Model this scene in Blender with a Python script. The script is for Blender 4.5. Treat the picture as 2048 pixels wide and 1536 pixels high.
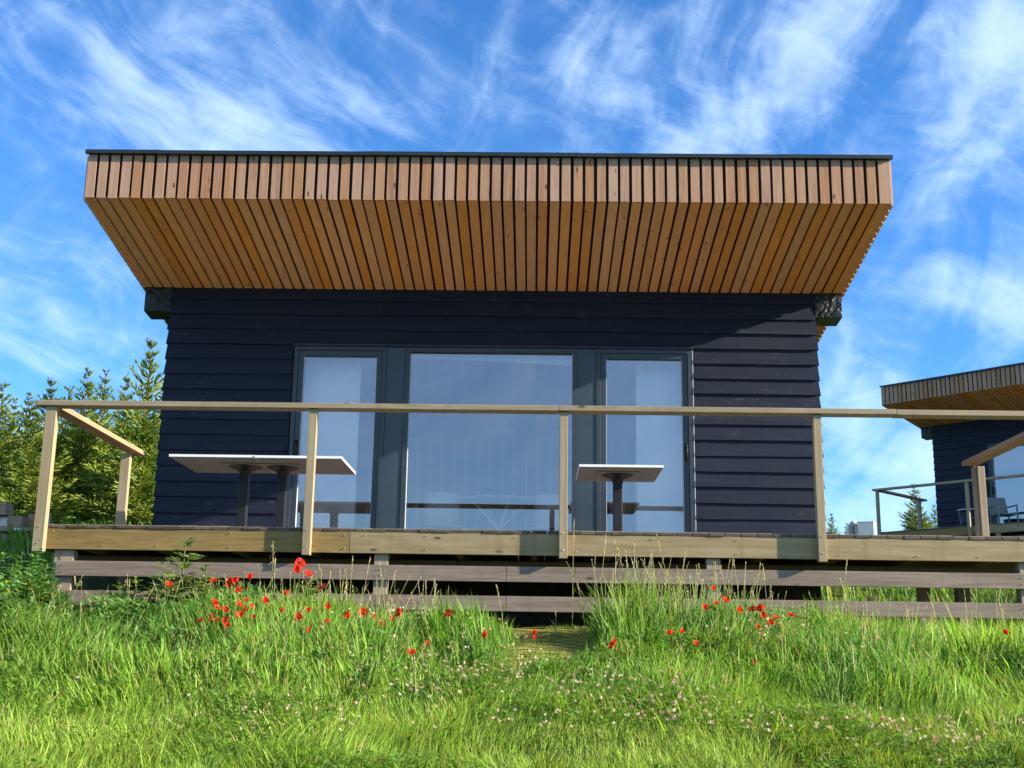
import bpy, math, random
import numpy as np
from mathutils import Vector, Matrix

for o in list(bpy.data.objects):
    bpy.data.objects.remove(o)
scene = bpy.context.scene
COL = scene.collection

# ------------------------------------------------------------------ camera
F_PX, PITCH, ROLL, YAW = 2436.16, .2302, .0153, -.02
EYE = np.array([.1197, -12.541, -1.0684])
def cam_axes():
    cp, sp = math.cos(PITCH), math.sin(PITCH)
    cy, sy = math.cos(YAW), math.sin(YAW)
    cr, sr = math.cos(ROLL), math.sin(ROLL)
    fw = np.array([sy*cp, cy*cp, sp]); rt = np.array([cy, -sy, 0.]); up = np.cross(rt, fw)
    return cr*rt + sr*up, -sr*rt + cr*up, fw
RT, UP, FW = cam_axes()
cd = bpy.data.cameras.new('camera')
cam = bpy.data.objects.new('camera', cd)
COL.objects.link(cam)
cam.matrix_world = Matrix([[RT[i], UP[i], -FW[i], EYE[i]] for i in range(3)] + [[0, 0, 0, 1]])
cd.sensor_fit = 'HORIZONTAL'; cd.sensor_width = 36.0
cd.lens = 36.0*F_PX/2048.0
cd.clip_start = .05; cd.clip_end = 3000
scene.camera = cam

# ------------------------------------------------------------------ sun, sky with cirrus, exposure
SUN = Vector((1.0, -.215, .405)).normalized()
SUN_EL = math.asin(SUN.z); SUN_AZ = math.atan2(SUN.x, SUN.y)
sl = bpy.data.lights.new('sun', 'SUN'); sl.energy = 5.0; sl.angle = math.radians(.5); sl.color = (1, .88, .70)
so = bpy.data.objects.new('sun', sl); COL.objects.link(so)
so.rotation_euler = SUN.to_track_quat('Z', 'Y').to_euler()
scene.view_settings.view_transform = 'Standard'; scene.view_settings.look = 'None'
scene.view_settings.exposure = 1.6; scene.view_settings.gamma = 1.0

world = bpy.data.worlds.new('World'); scene.world = world; world.use_nodes = True
wt = world.node_tree; wt.nodes.clear()
def wn(t, **k):
    n = wt.nodes.new(t)
    for a, b in k.items(): setattr(n, a, b)
    return n
def wl(a, b): wt.links.new(a, b)
def wmath(op, a, b=None, c=None, clamp=False):
    n = wn('ShaderNodeMath', operation=op, use_clamp=clamp)
    for i, s in enumerate((a, b, c)):
        if s is None: continue
        if isinstance(s, (int, float)): n.inputs[i].default_value = s
        else: wl(s, n.inputs[i])
    return n.outputs[0]
def wrgb(blend, fac, a, b):
    n = wn('ShaderNodeMix', data_type='RGBA', blend_type=blend)
    for s, v in ((n.inputs[0], fac), (n.inputs[6], a), (n.inputs[7], b)):
        if isinstance(v, (int, float)): s.default_value = v
        elif isinstance(v, tuple): s.default_value = v
        else: wl(v, s)
    return n.outputs[2]
sky = wn('ShaderNodeTexSky', sky_type='NISHITA'); sky.sun_disc = False
sky.sun_elevation = SUN_EL; sky.sun_rotation = SUN_AZ
sky.air_density = 1.0; sky.dust_density = .2; sky.ozone_density = 3.0; sky.altitude = 100
tc = wn('ShaderNodeTexCoord')
sep = wn('ShaderNodeSeparateXYZ'); wl(tc.outputs['Generated'], sep.inputs[0])
az = wmath('ARCTAN2', sep.outputs[0], sep.outputs[1])
el = wmath('ARCSINE', sep.outputs[2])
comb = wn('ShaderNodeCombineXYZ')                       # azimuth, elevation in degrees
wl(wmath('MULTIPLY', az, 57.2958), comb.inputs[0]); wl(wmath('MULTIPLY', el, 57.2958), comb.inputs[1])
wrp = wn('ShaderNodeTexNoise', noise_dimensions='2D'); wrp.inputs['Scale'].default_value = .16; wrp.inputs['Detail'].default_value = 2
wl(comb.outputs[0], wrp.inputs['Vector'])
wsub = wn('ShaderNodeVectorMath', operation='SUBTRACT'); wl(wrp.outputs['Color'], wsub.inputs[0]); wsub.inputs[1].default_value = (.5, .5, .5)
wsc = wn('ShaderNodeVectorMath', operation='SCALE'); wl(wsub.outputs[0], wsc.inputs[0]); wsc.inputs['Scale'].default_value = 2.2
wad = wn('ShaderNodeVectorMath', operation='ADD'); wl(comb.outputs[0], wad.inputs[0]); wl(wsc.outputs[0], wad.inputs[1])
SKYV = wad.outputs[0]
def fibre(angle, sx, sy, scale, lo, hi, det=7, rough=.62):
    m = wn('ShaderNodeMapping', vector_type='TEXTURE'); wl(SKYV, m.inputs[0])
    m.inputs['Rotation'].default_value = (0, 0, math.radians(angle)); m.inputs['Scale'].default_value = (sx, sy, 1)
    n = wn('ShaderNodeTexNoise', noise_dimensions='2D'); wl(m.outputs[0], n.inputs['Vector'])
    n.inputs['Scale'].default_value = scale; n.inputs['Detail'].default_value = det; n.inputs['Roughness'].default_value = rough
    r = wn('ShaderNodeMapRange', interpolation_type='SMOOTHSTEP'); wl(n.outputs['Fac'], r.inputs[0])
    r.inputs[1].default_value = lo; r.inputs[2].default_value = hi
    return r.outputs[0]
def blob(a, e, ra, re, ang, s):
    m = wn('ShaderNodeMapping', vector_type='TEXTURE'); wl(SKYV, m.inputs[0])
    m.inputs['Location'].default_value = (a, e, 0); m.inputs['Rotation'].default_value = (0, 0, math.radians(ang)); m.inputs['Scale'].default_value = (ra, re, 1)
    g = wn('ShaderNodeTexGradient', gradient_type='SPHERICAL'); wl(m.outputs[0], g.inputs[0])
    return wmath('MULTIPLY', wmath('MULTIPLY', g.outputs['Fac'], 1.2), s)
def total(bl):
    t = None
    for b in bl:
        v = blob(*b); t = v if t is None else wmath('ADD', t, v)
    return t
# clouds as (azimuth, elevation, radius along, radius across, tilt, strength), degrees
DIAG = [(-20, 25.5, 13, 4.0, -14, .9), (-12, 22, 14, 3.4, -17, 1.0), (-3, 20.8, 10, 2.4, -20, 1.6), (-10, 26.5, 7, 2.2, -15, .8),
        (-23.5, 14.8, 6.5, 2.6, -30, 1.5), (-22, 9.8, 6.5, 1.6, -15, 1.2), (-24.5, 6.6, 6, 1.7, -5, 1.3)]
VERT = [(2.5, 28, 5, 4.0, 70, .95), (13.0, 27, 8, 4.5, 50, 1.15), (22.5, 27, 7, 5, 40, 1.1), (20, 21, 3, 6, 0, .55), (7, 24.5, 7, 3, 60, .45),
        (20.5, 16.5, 5, 2.1, -8, 1.5), (16, 11.5, 6, 3.0, -25, 1.45), (20, 8.5, 7, 2.6, -15, 1.2), (12, 20.2, 7, 1.1, 5, .5), (14.5, 6.5, 8, 2.2, 0, 1.2), (23.5, 12.2, 3, 1.0, -5, .7)]
def raw(angle, sx, sy, scale, det=8, rough=.58):
    m = wn('ShaderNodeMapping', vector_type='TEXTURE'); wl(SKYV, m.inputs[0])
    m.inputs['Rotation'].default_value = (0, 0, math.radians(angle)); m.inputs['Scale'].default_value = (sx, sy, 1)
    n = wn('ShaderNodeTexNoise', noise_dimensions='2D'); wl(m.outputs[0], n.inputs['Vector'])
    n.inputs['Scale'].default_value = scale; n.inputs['Detail'].default_value = det; n.inputs['Roughness'].default_value = rough; n.inputs['Distortion'].default_value = .35
    return n.outputs['Fac']
def ramp(v, lo, hi):
    r = wn('ShaderNodeMapRange', interpolation_type='SMOOTHSTEP'); wl(v, r.inputs[0]); r.inputs[1].default_value = lo; r.inputs[2].default_value = hi
    return r.outputs[0]
r1 = raw(-24, 4.2, 1.05, .42, 9, .6); r2 = raw(60, 2.3, 1.2, .36, 8, .57); r3 = raw(-14, 2.2, .9, 1.3, 7, .62)
def layer(r, bl, amt):
    t = wmath('MINIMUM', total(bl), 1.15)
    v = wmath('ADD', wmath('MULTIPLY', wmath('ADD', wmath('MULTIPLY', r, .78), wmath('MULTIPLY', r3, .22)), 1.25), wmath('MULTIPLY', t, .40))
    return wmath('MULTIPLY', wmath('POWER', ramp(v, .60, 1.50), 1.15), amt)
dens1 = layer(r1, DIAG, .85)
dens2 = layer(r2, VERT, .95)
f2 = ramp(r2, .3, .7)
# sky behind the viewer: a broad veil of thin cloud
back = wn('ShaderNodeMapRange', interpolation_type='SMOOTHSTEP'); wl(sep.outputs[1], back.inputs[0])
back.inputs[1].default_value = .35; back.inputs[2].default_value = -.4
front = wmath('SUBTRACT', 1.0, back.outputs[0])
dens3 = wmath('MULTIPLY', back.outputs[0], wmath('ADD', wmath('MULTIPLY', ramp(r1, .2, .8), .28), .30))
veil = wmath('MULTIPLY', ramp(wmath('ADD', wmath('MULTIPLY', r1, .5), wmath('MULTIPLY', r2, .5)), .38, .72), .14)
dens1 = wmath('MULTIPLY', wmath('ADD', dens1, veil), front); dens2 = wmath('MULTIPLY', dens2, front)
dens = wmath('ADD', wmath('ADD', dens1, dens2), dens3)
dens = wmath('SUBTRACT', 1.0, wmath('POWER', 2.7183, wmath('MULTIPLY', dens, -1.15)), clamp=True)
tint = wrgb('MULTIPLY', 1.0, sky.outputs[0], (.36, .74, 1.12, 1))
hs = wn('ShaderNodeHueSaturation'); wl(tint, hs.inputs['Color']); hs.inputs['Saturation'].default_value = 1.0
final = wrgb('MIX', dens, hs.outputs[0], (4.0, 5.2, 6.6, 1))
bg = wn('ShaderNodeBackground'); wl(final, bg.inputs[0]); bg.inputs[1].default_value = .08
wo = wn('ShaderNodeOutputWorld'); wl(bg.outputs[0], wo.inputs[0])

# ------------------------------------------------------------------ helpers
def tag(o, label=None, cat=None, group=None, kind=None):
    if label: o['label'] = label
    if cat: o['category'] = cat
    if group: o['group'] = group
    if kind: o['kind'] = kind
    return o
def thing(name, label, cat, loc=(0, 0, 0), rz=0, group=None):
    o = bpy.data.objects.new(name, None); COL.objects.link(o)
    o.empty_display_size = .1; o.location = loc; o.rotation_euler = (0, 0, rz)
    return tag(o, label, cat, group)
KIDS = {}
def link(name, me, parent=None):
    o = bpy.data.objects.new(name, me); COL.objects.link(o)
    if parent is not None:
        o.parent = parent; KIDS.setdefault(parent.name, []).append(o)
    return o
def copy_tree(o, parent=None):
    c = o.copy(); COL.objects.link(c)
    if parent is not None:
        c.parent = parent; KIDS.setdefault(parent.name, []).append(c)
    for ch in list(KIDS.get(o.name, [])): copy_tree(ch, c)
    return c

class MB:
    def __init__(s): s.v = []; s.f = []; s.m = []; s.mats = []
    def mi(s, m):
        if m not in s.mats: s.mats.append(m)
        return s.mats.index(m)
    def hexa(s, p, m):                                     # 8 corners: bottom ring 0-3 counter-clockwise from above, top ring 4-7
        i = len(s.v); s.v += [tuple(q) for q in p]; k = s.mi(m)
        for f in ((3, 2, 1, 0), (4, 5, 6, 7), (0, 1, 5, 4), (1, 2, 6, 5), (2, 3, 7, 6), (3, 0, 4, 7)):
            s.f.append(tuple(i+j for j in f)); s.m.append(k)
    def box(s, x0, x1, y0, y1, z0, z1, m):
        s.hexa([(x0, y0, z0), (x1, y0, z0), (x1, y1, z0), (x0, y1, z0), (x0, y0, z1), (x1, y0, z1), (x1, y1, z1), (x0, y1, z1)], m)
    def poly(s, pts, m):
        i = len(s.v); s.v += [tuple(q) for q in pts]; s.f.append(tuple(range(i, i+len(pts)))); s.m.append(s.mi(m))
    def tube(s, pts, rad, m, n=6, cap=True):
        pts = [Vector(p) for p in pts]; i0 = len(s.v); k = s.mi(m)
        for j, p in enumerate(pts):
            d = (pts[min(j+1, len(pts)-1)] - pts[max(j-1, 0)]).normalized()
            u = d.cross(Vector((.31, .95, .05))).normalized(); w = d.cross(u)
            r = rad[j] if hasattr(rad, '__len__') else rad
            for a in range(n):
                t = 2*math.pi*a/n; s.v.append(tuple(p + (u*math.cos(t) + w*math.sin(t))*r))
        for j in range(len(pts)-1):
            for a in range(n):
                b = (a+1) % n
                s.f.append((i0+j*n+a, i0+j*n+b, i0+(j+1)*n+b, i0+(j+1)*n+a)); s.m.append(k)
        if cap:
            s.f.append(tuple(i0+a for a in range(n))[::-1]); s.m.append(k)
            s.f.append(tuple(i0+(len(pts)-1)*n+a for a in range(n))); s.m.append(k)
    def lathe(s, prof, c, m, n=24):
        i0 = len(s.v); k = s.mi(m)
        for r, z in prof:
            for a in range(n):
                t = 2*math.pi*a/n; s.v.append((c[0]+r*math.cos(t), c[1]+r*math.sin(t), c[2]+z))
        for j in range(len(prof)-1):
            for a in range(n):
                b = (a+1) % n; s.f.append((i0+j*n+a, i0+j*n+b, i0+(j+1)*n+b, i0+(j+1)*n+a)); s.m.append(k)
    def mesh(s, name):
        me = bpy.data.meshes.new(name); me.from_pydata(s.v, [], s.f)
        for m in s.mats: me.materials.append(m)
        me.polygons.foreach_set('material_index', s.m); me.update()
        return me
    def build(s, name, parent=None, bevel=0, smooth=False):
        me = s.mesh(name)
        if smooth: me.polygons.foreach_set('use_smooth', [True]*len(me.polygons))
        o = link(name, me, parent)
        if bevel:
            b = o.modifiers.new('edge', 'BEVEL'); b.width = bevel; b.segments = 2; b.limit_method = 'ANGLE'
        return o

# ------------------------------------------------------------------ materials
def newmat(name):
    m = bpy.data.materials.new(name); m.use_nodes = True; nt = m.node_tree; nt.nodes.clear()
    return m, nt
class NT:
    def __init__(s, nt): s.t = nt
    def n(s, ty, **k):
        q = s.t.nodes.new(ty)
        for a, b in k.items(): setattr(q, a, b)
        return q
    def put(s, sock, v):
        if hasattr(v, 'is_output'): s.t.links.new(v, sock)
        else: sock.default_value = v
    def math(s, op, a, b=0., c=0., clamp=False):
        q = s.n('ShaderNodeMath', operation=op, use_clamp=clamp)
        for i, v in enumerate((a, b, c)): s.put(q.inputs[i], v)
        return q.outputs[0]
    def mix(s, f, a, b, blend='MIX'):
        q = s.n('ShaderNodeMix', data_type='RGBA', blend_type=blend); s.put(q.inputs[0], f); s.put(q.inputs[6], a); s.put(q.inputs[7], b)
        return q.outputs[2]
    def noise(s, vec, scale, det=4, rough=.55, dist=0.):
        q = s.n('ShaderNodeTexNoise'); s.put(q.inputs['Vector'], vec); q.inputs['Scale'].default_value = scale
        q.inputs['Detail'].default_value = det; q.inputs['Roughness'].default_value = rough; q.inputs['Distortion'].default_value = dist
        return q.outputs['Fac']
    def remap(s, v, a, b, c=0., d=1., smooth=False):
        q = s.n('ShaderNodeMapRange', interpolation_type='SMOOTHSTEP' if smooth else 'LINEAR'); s.put(q.inputs[0], v)
        for i, x in enumerate((a, b, c, d)): q.inputs[i+1].default_value = x
        return q.outputs[0]
    def mapping(s, vec, loc=(0, 0, 0), sc=(1, 1, 1)):
        q = s.n('ShaderNodeMapping'); s.put(q.inputs[0], vec); s.put(q.inputs[1], loc); q.inputs[3].default_value = sc
        return q.outputs[0]
    def principled(s, col, rough=.6, spec=.5, metal=0., bump=None, bs=.2, bd=.01):
        p = s.n('ShaderNodeBsdfPrincipled'); s.put(p.inputs['Base Color'], col); s.put(p.inputs['Roughness'], rough)
        p.inputs['Specular IOR Level'].default_value = spec; p.inputs['Metallic'].default_value = metal
        if bump is not None:
            b = s.n('ShaderNodeBump'); b.inputs['Strength'].default_value = bs; b.inputs['Distance'].default_value = bd
            s.put(b.inputs['Height'], bump); s.put(p.inputs['Normal'], b.outputs[0])
        return p.outputs[0]
    def out(s, sh):
        o = s.n('ShaderNodeOutputMaterial'); s.t.links.new(sh, o.inputs[0])
def C4(c): return (c[0], c[1], c[2], 1.)

def wood(name, a, b, axis, grey=None, greyamt=0., knots=.5, vary=.25, rough=.65, dark=(.05, .025, .012), grain=1.0, spec=.3, hue=.008, dist=.6, stain=0.):
    m, nt = newmat(name); N = NT(nt)
    tcn = N.n('ShaderNodeTexCoord'); geo = N.n('ShaderNodeNewGeometry'); ri = geo.outputs['Random Per Island']
    off = N.n('ShaderNodeCombineXYZ')
    N.put(off.inputs[0], N.math('MULTIPLY', ri, 37.)); N.put(off.inputs[1], N.math('MULTIPLY', ri, 91.)); N.put(off.inputs[2], N.math('MULTIPLY', ri, 53.))
    sc = [26*grain]*3; sc[axis] = 1.1
    v = N.mapping(tcn.outputs['Object'], off.outputs[0], tuple(sc))
    g1 = N.noise(v, 1.0, 6, .6, dist)
    g2 = N.noise(v, 4.5, 3, .6)
    g = N.math('ADD', N.math('MULTIPLY', g1, .75), N.math('MULTIPLY', g2, .25))
    col = N.mix(N.remap(g, .38, .62), C4(a), C4(b))
    broad = N.noise(N.mapping(tcn.outputs['Object'], off.outputs[0], (1, 1, 1)), 1.7, 3)
    if grey is not None:
        f = N.math('MULTIPLY', N.remap(N.math('ADD', N.math('MULTIPLY', broad, .6), N.math('MULTIPLY', ri, .4)), .3, .75), greyamt)
        col = N.mix(f, col, C4(grey))
    ks = [11]*3; ks[axis] = 4.2
    vo = N.n('ShaderNodeTexVoronoi'); N.put(vo.inputs['Vector'], N.mapping(tcn.outputs['Object'], off.outputs[0], tuple(ks))); vo.inputs['Scale'].default_value = 1.
    kn = N.remap(vo.outputs['Distance'], .07, .17, 1., 0., True)
    sel = N.n('ShaderNodeSeparateColor'); N.put(sel.inputs[0], vo.outputs['Color'])
    kn = N.math('MULTIPLY', N.math('MULTIPLY', kn, N.math('LESS_THAN', sel.outputs[0], .45)), knots)
    col = N.mix(kn, col, C4(dark))
    if stain:
        sv = N.noise(N.mapping(tcn.outputs['Object'], off.outputs[0], (7., 2., .8)), 1., 5, .65)
        col = N.mix(N.math('MULTIPLY', N.remap(sv, .52, .70, 0., 1., True), stain), col, C4([x*.55 for x in b]))
    val = N.n('ShaderNodeHueSaturation'); N.put(val.inputs['Color'], col); N.put(val.inputs['Value'], N.remap(ri, 0., 1., 1.-vary, 1.+vary))
    N.put(val.inputs['Hue'], N.remap(N.math('FRACT', N.math('MULTIPLY', ri, 7.13)), 0., 1., .5-hue, .5+hue)); N.put(val.inputs['Saturation'], N.remap(N.math('FRACT', N.math('MULTIPLY', ri, 3.7)), 0, 1, .85, 1.1))
    N.out(N.principled(val.outputs[0], rough, spec, bump=g, bs=.25, bd=.004))
    return m
def plain(name, col, rough=.5, spec=.5, metal=0., var=.0, scale=6., bump=0.):
    m, nt = newmat(name); N = NT(nt); tcn = N.n('ShaderNodeTexCoord')
    nz = N.noise(tcn.outputs['Object'], scale, 5, .6)
    c = N.mix(N.remap(nz, .3, .7), C4([x*(1-var) for x in col]), C4([min(1, x*(1+var)) for x in col]))
    N.out(N.principled(c, N.remap(nz, .2, .8, max(0, rough-.08), min(1, rough+.08)), spec, metal, bump=nz if bump else None, bs=bump))
    return m

M = {}
M['larch'] = wood('larch_slats', (.285, .140, .070), (.42, .235, .130), 2, grey=(.30, .21, .16), greyamt=.5, knots=.85, vary=.11, hue=.004, grain=.8, dist=1.2)
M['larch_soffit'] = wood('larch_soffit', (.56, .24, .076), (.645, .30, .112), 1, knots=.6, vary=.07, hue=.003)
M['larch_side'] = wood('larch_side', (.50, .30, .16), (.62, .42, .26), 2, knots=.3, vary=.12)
M['pine_x'] = wood('treated_pine', (.235, .172, .088), (.335, .262, .15), 0, grey=(.26, .225, .175), greyamt=.5, knots=.85, vary=.1, grain=.55, dist=1.6, stain=.45)
M['pine_y'] = wood('treated_pine_depth', (.26, .165, .072), (.35, .235, .11), 1, grey=(.28, .25, .19), greyamt=.3, knots=.5, vary=.1)
M['pine_z'] = wood('treated_pine_upright', (.235, .18, .105), (.34, .268, .172), 2, grey=(.275, .23, .185), greyamt=.6, knots=.7, vary=.12)
M['pine_olive'] = wood('treated_pine_olive', (.155, .105, .038), (.25, .178, .072), 0, knots=.9, vary=.08, grain=.5, dist=2.0, stain=.35)
M['weathered'] = wood('weathered_board', (.165, .12, .085), (.27, .21, .165), 0, grey=(.25, .22, .19), greyamt=.5, knots=.9, vary=.12, grain=.6, dist=1.6, stain=.4)
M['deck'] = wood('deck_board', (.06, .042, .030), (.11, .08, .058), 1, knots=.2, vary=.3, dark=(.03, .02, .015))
M['deck_top'] = wood('bounce_deck_top', (.20, .16, .125), (.30, .25, .20), 1, knots=.3, vary=.15)  # unseen board tops, lightened to bounce sun up onto the soffit
M['under'] = wood('joist_wood', (.16, .12, .06), (.24, .18, .10), 0, knots=.4)
M['dark'] = plain('dark_membrane', (.012, .011, .012), .8, .2)
M['flash'] = plain('dark_metal_flashing', (.018, .024, .030), .45, .5, .3, .15)
M['membrane'] = None
M['steel'] = plain('galvanised_screw', (.6, .6, .58), .35, .5, 1.)
M['alu'] = plain('grey_window_metal', (.020, .034, .048), .42, .5, 0., .12, 3)
M['alu_panel'] = plain('grey_panel_metal', (.025, .044, .062), .42, .5, 0., .12, 3)
M['plinth'] = plain('concrete_plinth', (.10, .10, .10), .9, .2, 0, .3)
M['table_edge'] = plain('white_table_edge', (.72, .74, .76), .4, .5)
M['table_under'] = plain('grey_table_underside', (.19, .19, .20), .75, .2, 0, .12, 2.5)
M['black_metal'] = plain('black_powder_metal', (.008, .009, .011), .5, .35)
M['white_paint'] = plain('white_paint', (.75, .75, .73), .5, .4, 0, .04)
M['interior'] = plain('interior_boards', (.13, .13, .15), .7, .2, 0, .08)
M['ceiling_boards'] = plain('ceiling_boards', (.30, .285, .33), .7, .2, 0, .08)
M['batten'] = plain('white_batten', (.80, .80, .80), .7, .2)
M['floor_in'] = plain('interior_floor', (.30, .22, .14), .5, .4, 0, .2)
M['glint_seal'] = plain('pale_glint_and_seal', (.55, .56, .57), .4, .5)  # pale tone imitating glints beside the panes, shared with the edge seal
M['curtain'] = plain('white_curtain', (.88, .88, .87), .9, .1, 0, .02)
M['chair_in'] = plain('pale_chair_shell', (.62, .62, .60), .5, .4)
M['grey_chair'] = plain('grey_green_plastic', (.13, .17, .16), .5, .4, 0, .1)
M['grey_cowl'] = plain('grey_cowl', (.35, .37, .37), .6, .3, 0, .2)
M['bark'] = plain('spruce_bark', (.16, .10, .065), .9, .1, 0, .4, 14, .4)
M['plank'] = wood('stacked_plank', (.36, .20, .09), (.52, .33, .17), 0, grey=(.25, .21, .18), greyamt=.6, knots=.5, vary=.35)
M['plank_pale'] = plain('pale_plank_end', (.62, .60, .56), .7, .2, 0, .15)

def siding_mat():
    m, nt = newmat('black_stained_siding'); N = NT(nt)
    tcn = N.n('ShaderNodeTexCoord'); geo = N.n('ShaderNodeNewGeometry'); ri = geo.outputs['Random Per Island']
    off = N.n('ShaderNodeCombineXYZ'); N.put(off.inputs[0], N.math('MULTIPLY', ri, 31.)); N.put(off.inputs[2], N.math('MULTIPLY', ri, 57.))
    v = N.mapping(tcn.outputs['Object'], off.outputs[0], (1.4, 18, 24))
    g = N.noise(v, 1., 6, .62, .5)
    b = N.noise(tcn.outputs['Object'], 2.2, 5, .6)
    col = N.mix(N.remap(g, .3, .7), (.005, .0095, .022, 1), (.011, .0175, .035, 1))
    # pale weathering and salt marks, only in some patches
    w = N.math('MULTIPLY', N.remap(N.noise(N.mapping(tcn.outputs['Object'], off.outputs[0], (3, 9, 12)), 1.6, 8, .7, 1.2), .54, .72, 0, 1, True), N.remap(b, .46, .64, 0, 1, True))
    col = N.mix(N.math('MULTIPLY', w, .42), col, (.15, .15, .15, 1))
    col = N.mix(N.math('MULTIPLY', ri, .35), col, (.005, .009, .017, 1))
    N.out(N.principled(col, N.remap(b, .3, .7, .5, .65), .22, bump=g, bs=.45, bd=.006))
    return m
M['siding'] = siding_mat()
def membrane_mat():
    m, nt = newmat('black_wrinkled_membrane'); N = NT(nt); tcn = N.n('ShaderNodeTexCoord')
    n = N.noise(tcn.outputs['Object'], 9., 2, .4, 1.8); n2 = N.noise(tcn.outputs['Object'], 60., 2)
    col = N.mix(N.remap(n2, .4, .6), (.007, .011, .010, 1), (.014, .020, .018, 1))
    N.out(N.principled(col, .38, .35, bump=n, bs=.6, bd=.03)); return m
M['membrane'] = membrane_mat()
def glass_mat(name, refl, tr):
    m, nt = newmat(name); N = NT(nt)
    gl = N.n('ShaderNodeBsdfGlossy'); gl.inputs['Roughness'].default_value = 0.0; gl.inputs['Color'].default_value = (.97, .97, 1., 1)
    tp = N.n('ShaderNodeBsdfTransparent'); tp.inputs['Color'].default_value = tr
    lw = N.n('ShaderNodeLayerWeight'); lw.inputs['Blend'].default_value = .35
    f = N.remap(lw.outputs['Fresnel'], 0., 1., refl, 1.)
    mx = N.n('ShaderNodeMixShader'); N.put(mx.inputs[0], f); N.t.links.new(tp.outputs[0], mx.inputs[1]); N.t.links.new(gl.outputs[0], mx.inputs[2])
    N.out(mx.outputs[0]); return m
M['glass'] = glass_mat('solar_glass', .235, (.93, .95, .96, 1))
M['glass_in'] = plain('glass_edge', (.02, .04, .04), .2)

def leafmat(name, trans=.45, rough=.55, spec=.25):
    m, nt = newmat(name); N = NT(nt)
    at = N.n('ShaderNodeAttribute'); at.attribute_name = 'tone'
    c = at.outputs['Color']
    p = N.principled(c, rough, spec)
    t = N.n('ShaderNodeBsdfTranslucent'); N.put(t.inputs[0], N.mix(1., c, (1.25, 1.15, .55, 1), 'MULTIPLY'))
    mx = N.n('ShaderNodeMixShader'); mx.inputs[0].default_value = trans
    N.t.links.new(p, mx.inputs[1]); N.t.links.new(t.outputs[0], mx.inputs[2]); N.out(mx.outputs[0]); return m
M['leaf'] = leafmat('leaf_blades')
M['needle'] = leafmat('spruce_needles', .35, .5)
M['petal'] = leafmat('poppy_petal', .45, .6, .15)
M['straw'] = leafmat('straw_stalk', .25, .6, .2)

def quick_mesh(name, verts, faces_tri, faces_quad, tone, mat):
    """arrays -> mesh; tone is one colour per vertex"""
    me = bpy.data.meshes.new(name)
    nt, nq = len(faces_tri), len(faces_quad)
    me.vertices.add(len(verts)); me.vertices.foreach_set('co', np.asarray(verts, np.float32).ravel())
    me.loops.add(nt*3 + nq*4)
    li = np.concatenate([np.asarray(faces_quad, np.int32).ravel(), np.asarray(faces_tri, np.int32).ravel()]) if nq and nt else np.asarray(faces_quad if nq else faces_tri, np.int32).ravel()
    me.loops.foreach_set('vertex_index', li)
    me.polygons.add(nt + nq)
    st = np.concatenate([np.arange(nq)*4, nq*4 + np.arange(nt)*3]).astype(np.int32)
    me.polygons.foreach_set('loop_start', st)
    at = me.color_attributes.new('tone', 'FLOAT_COLOR', 'POINT')
    c = np.ones((len(verts), 4), np.float32); c[:, :3] = tone; at.data.foreach_set('color', c.ravel())
    me.materials.append(mat); me.update(calc_edges=True)
    return me

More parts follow.
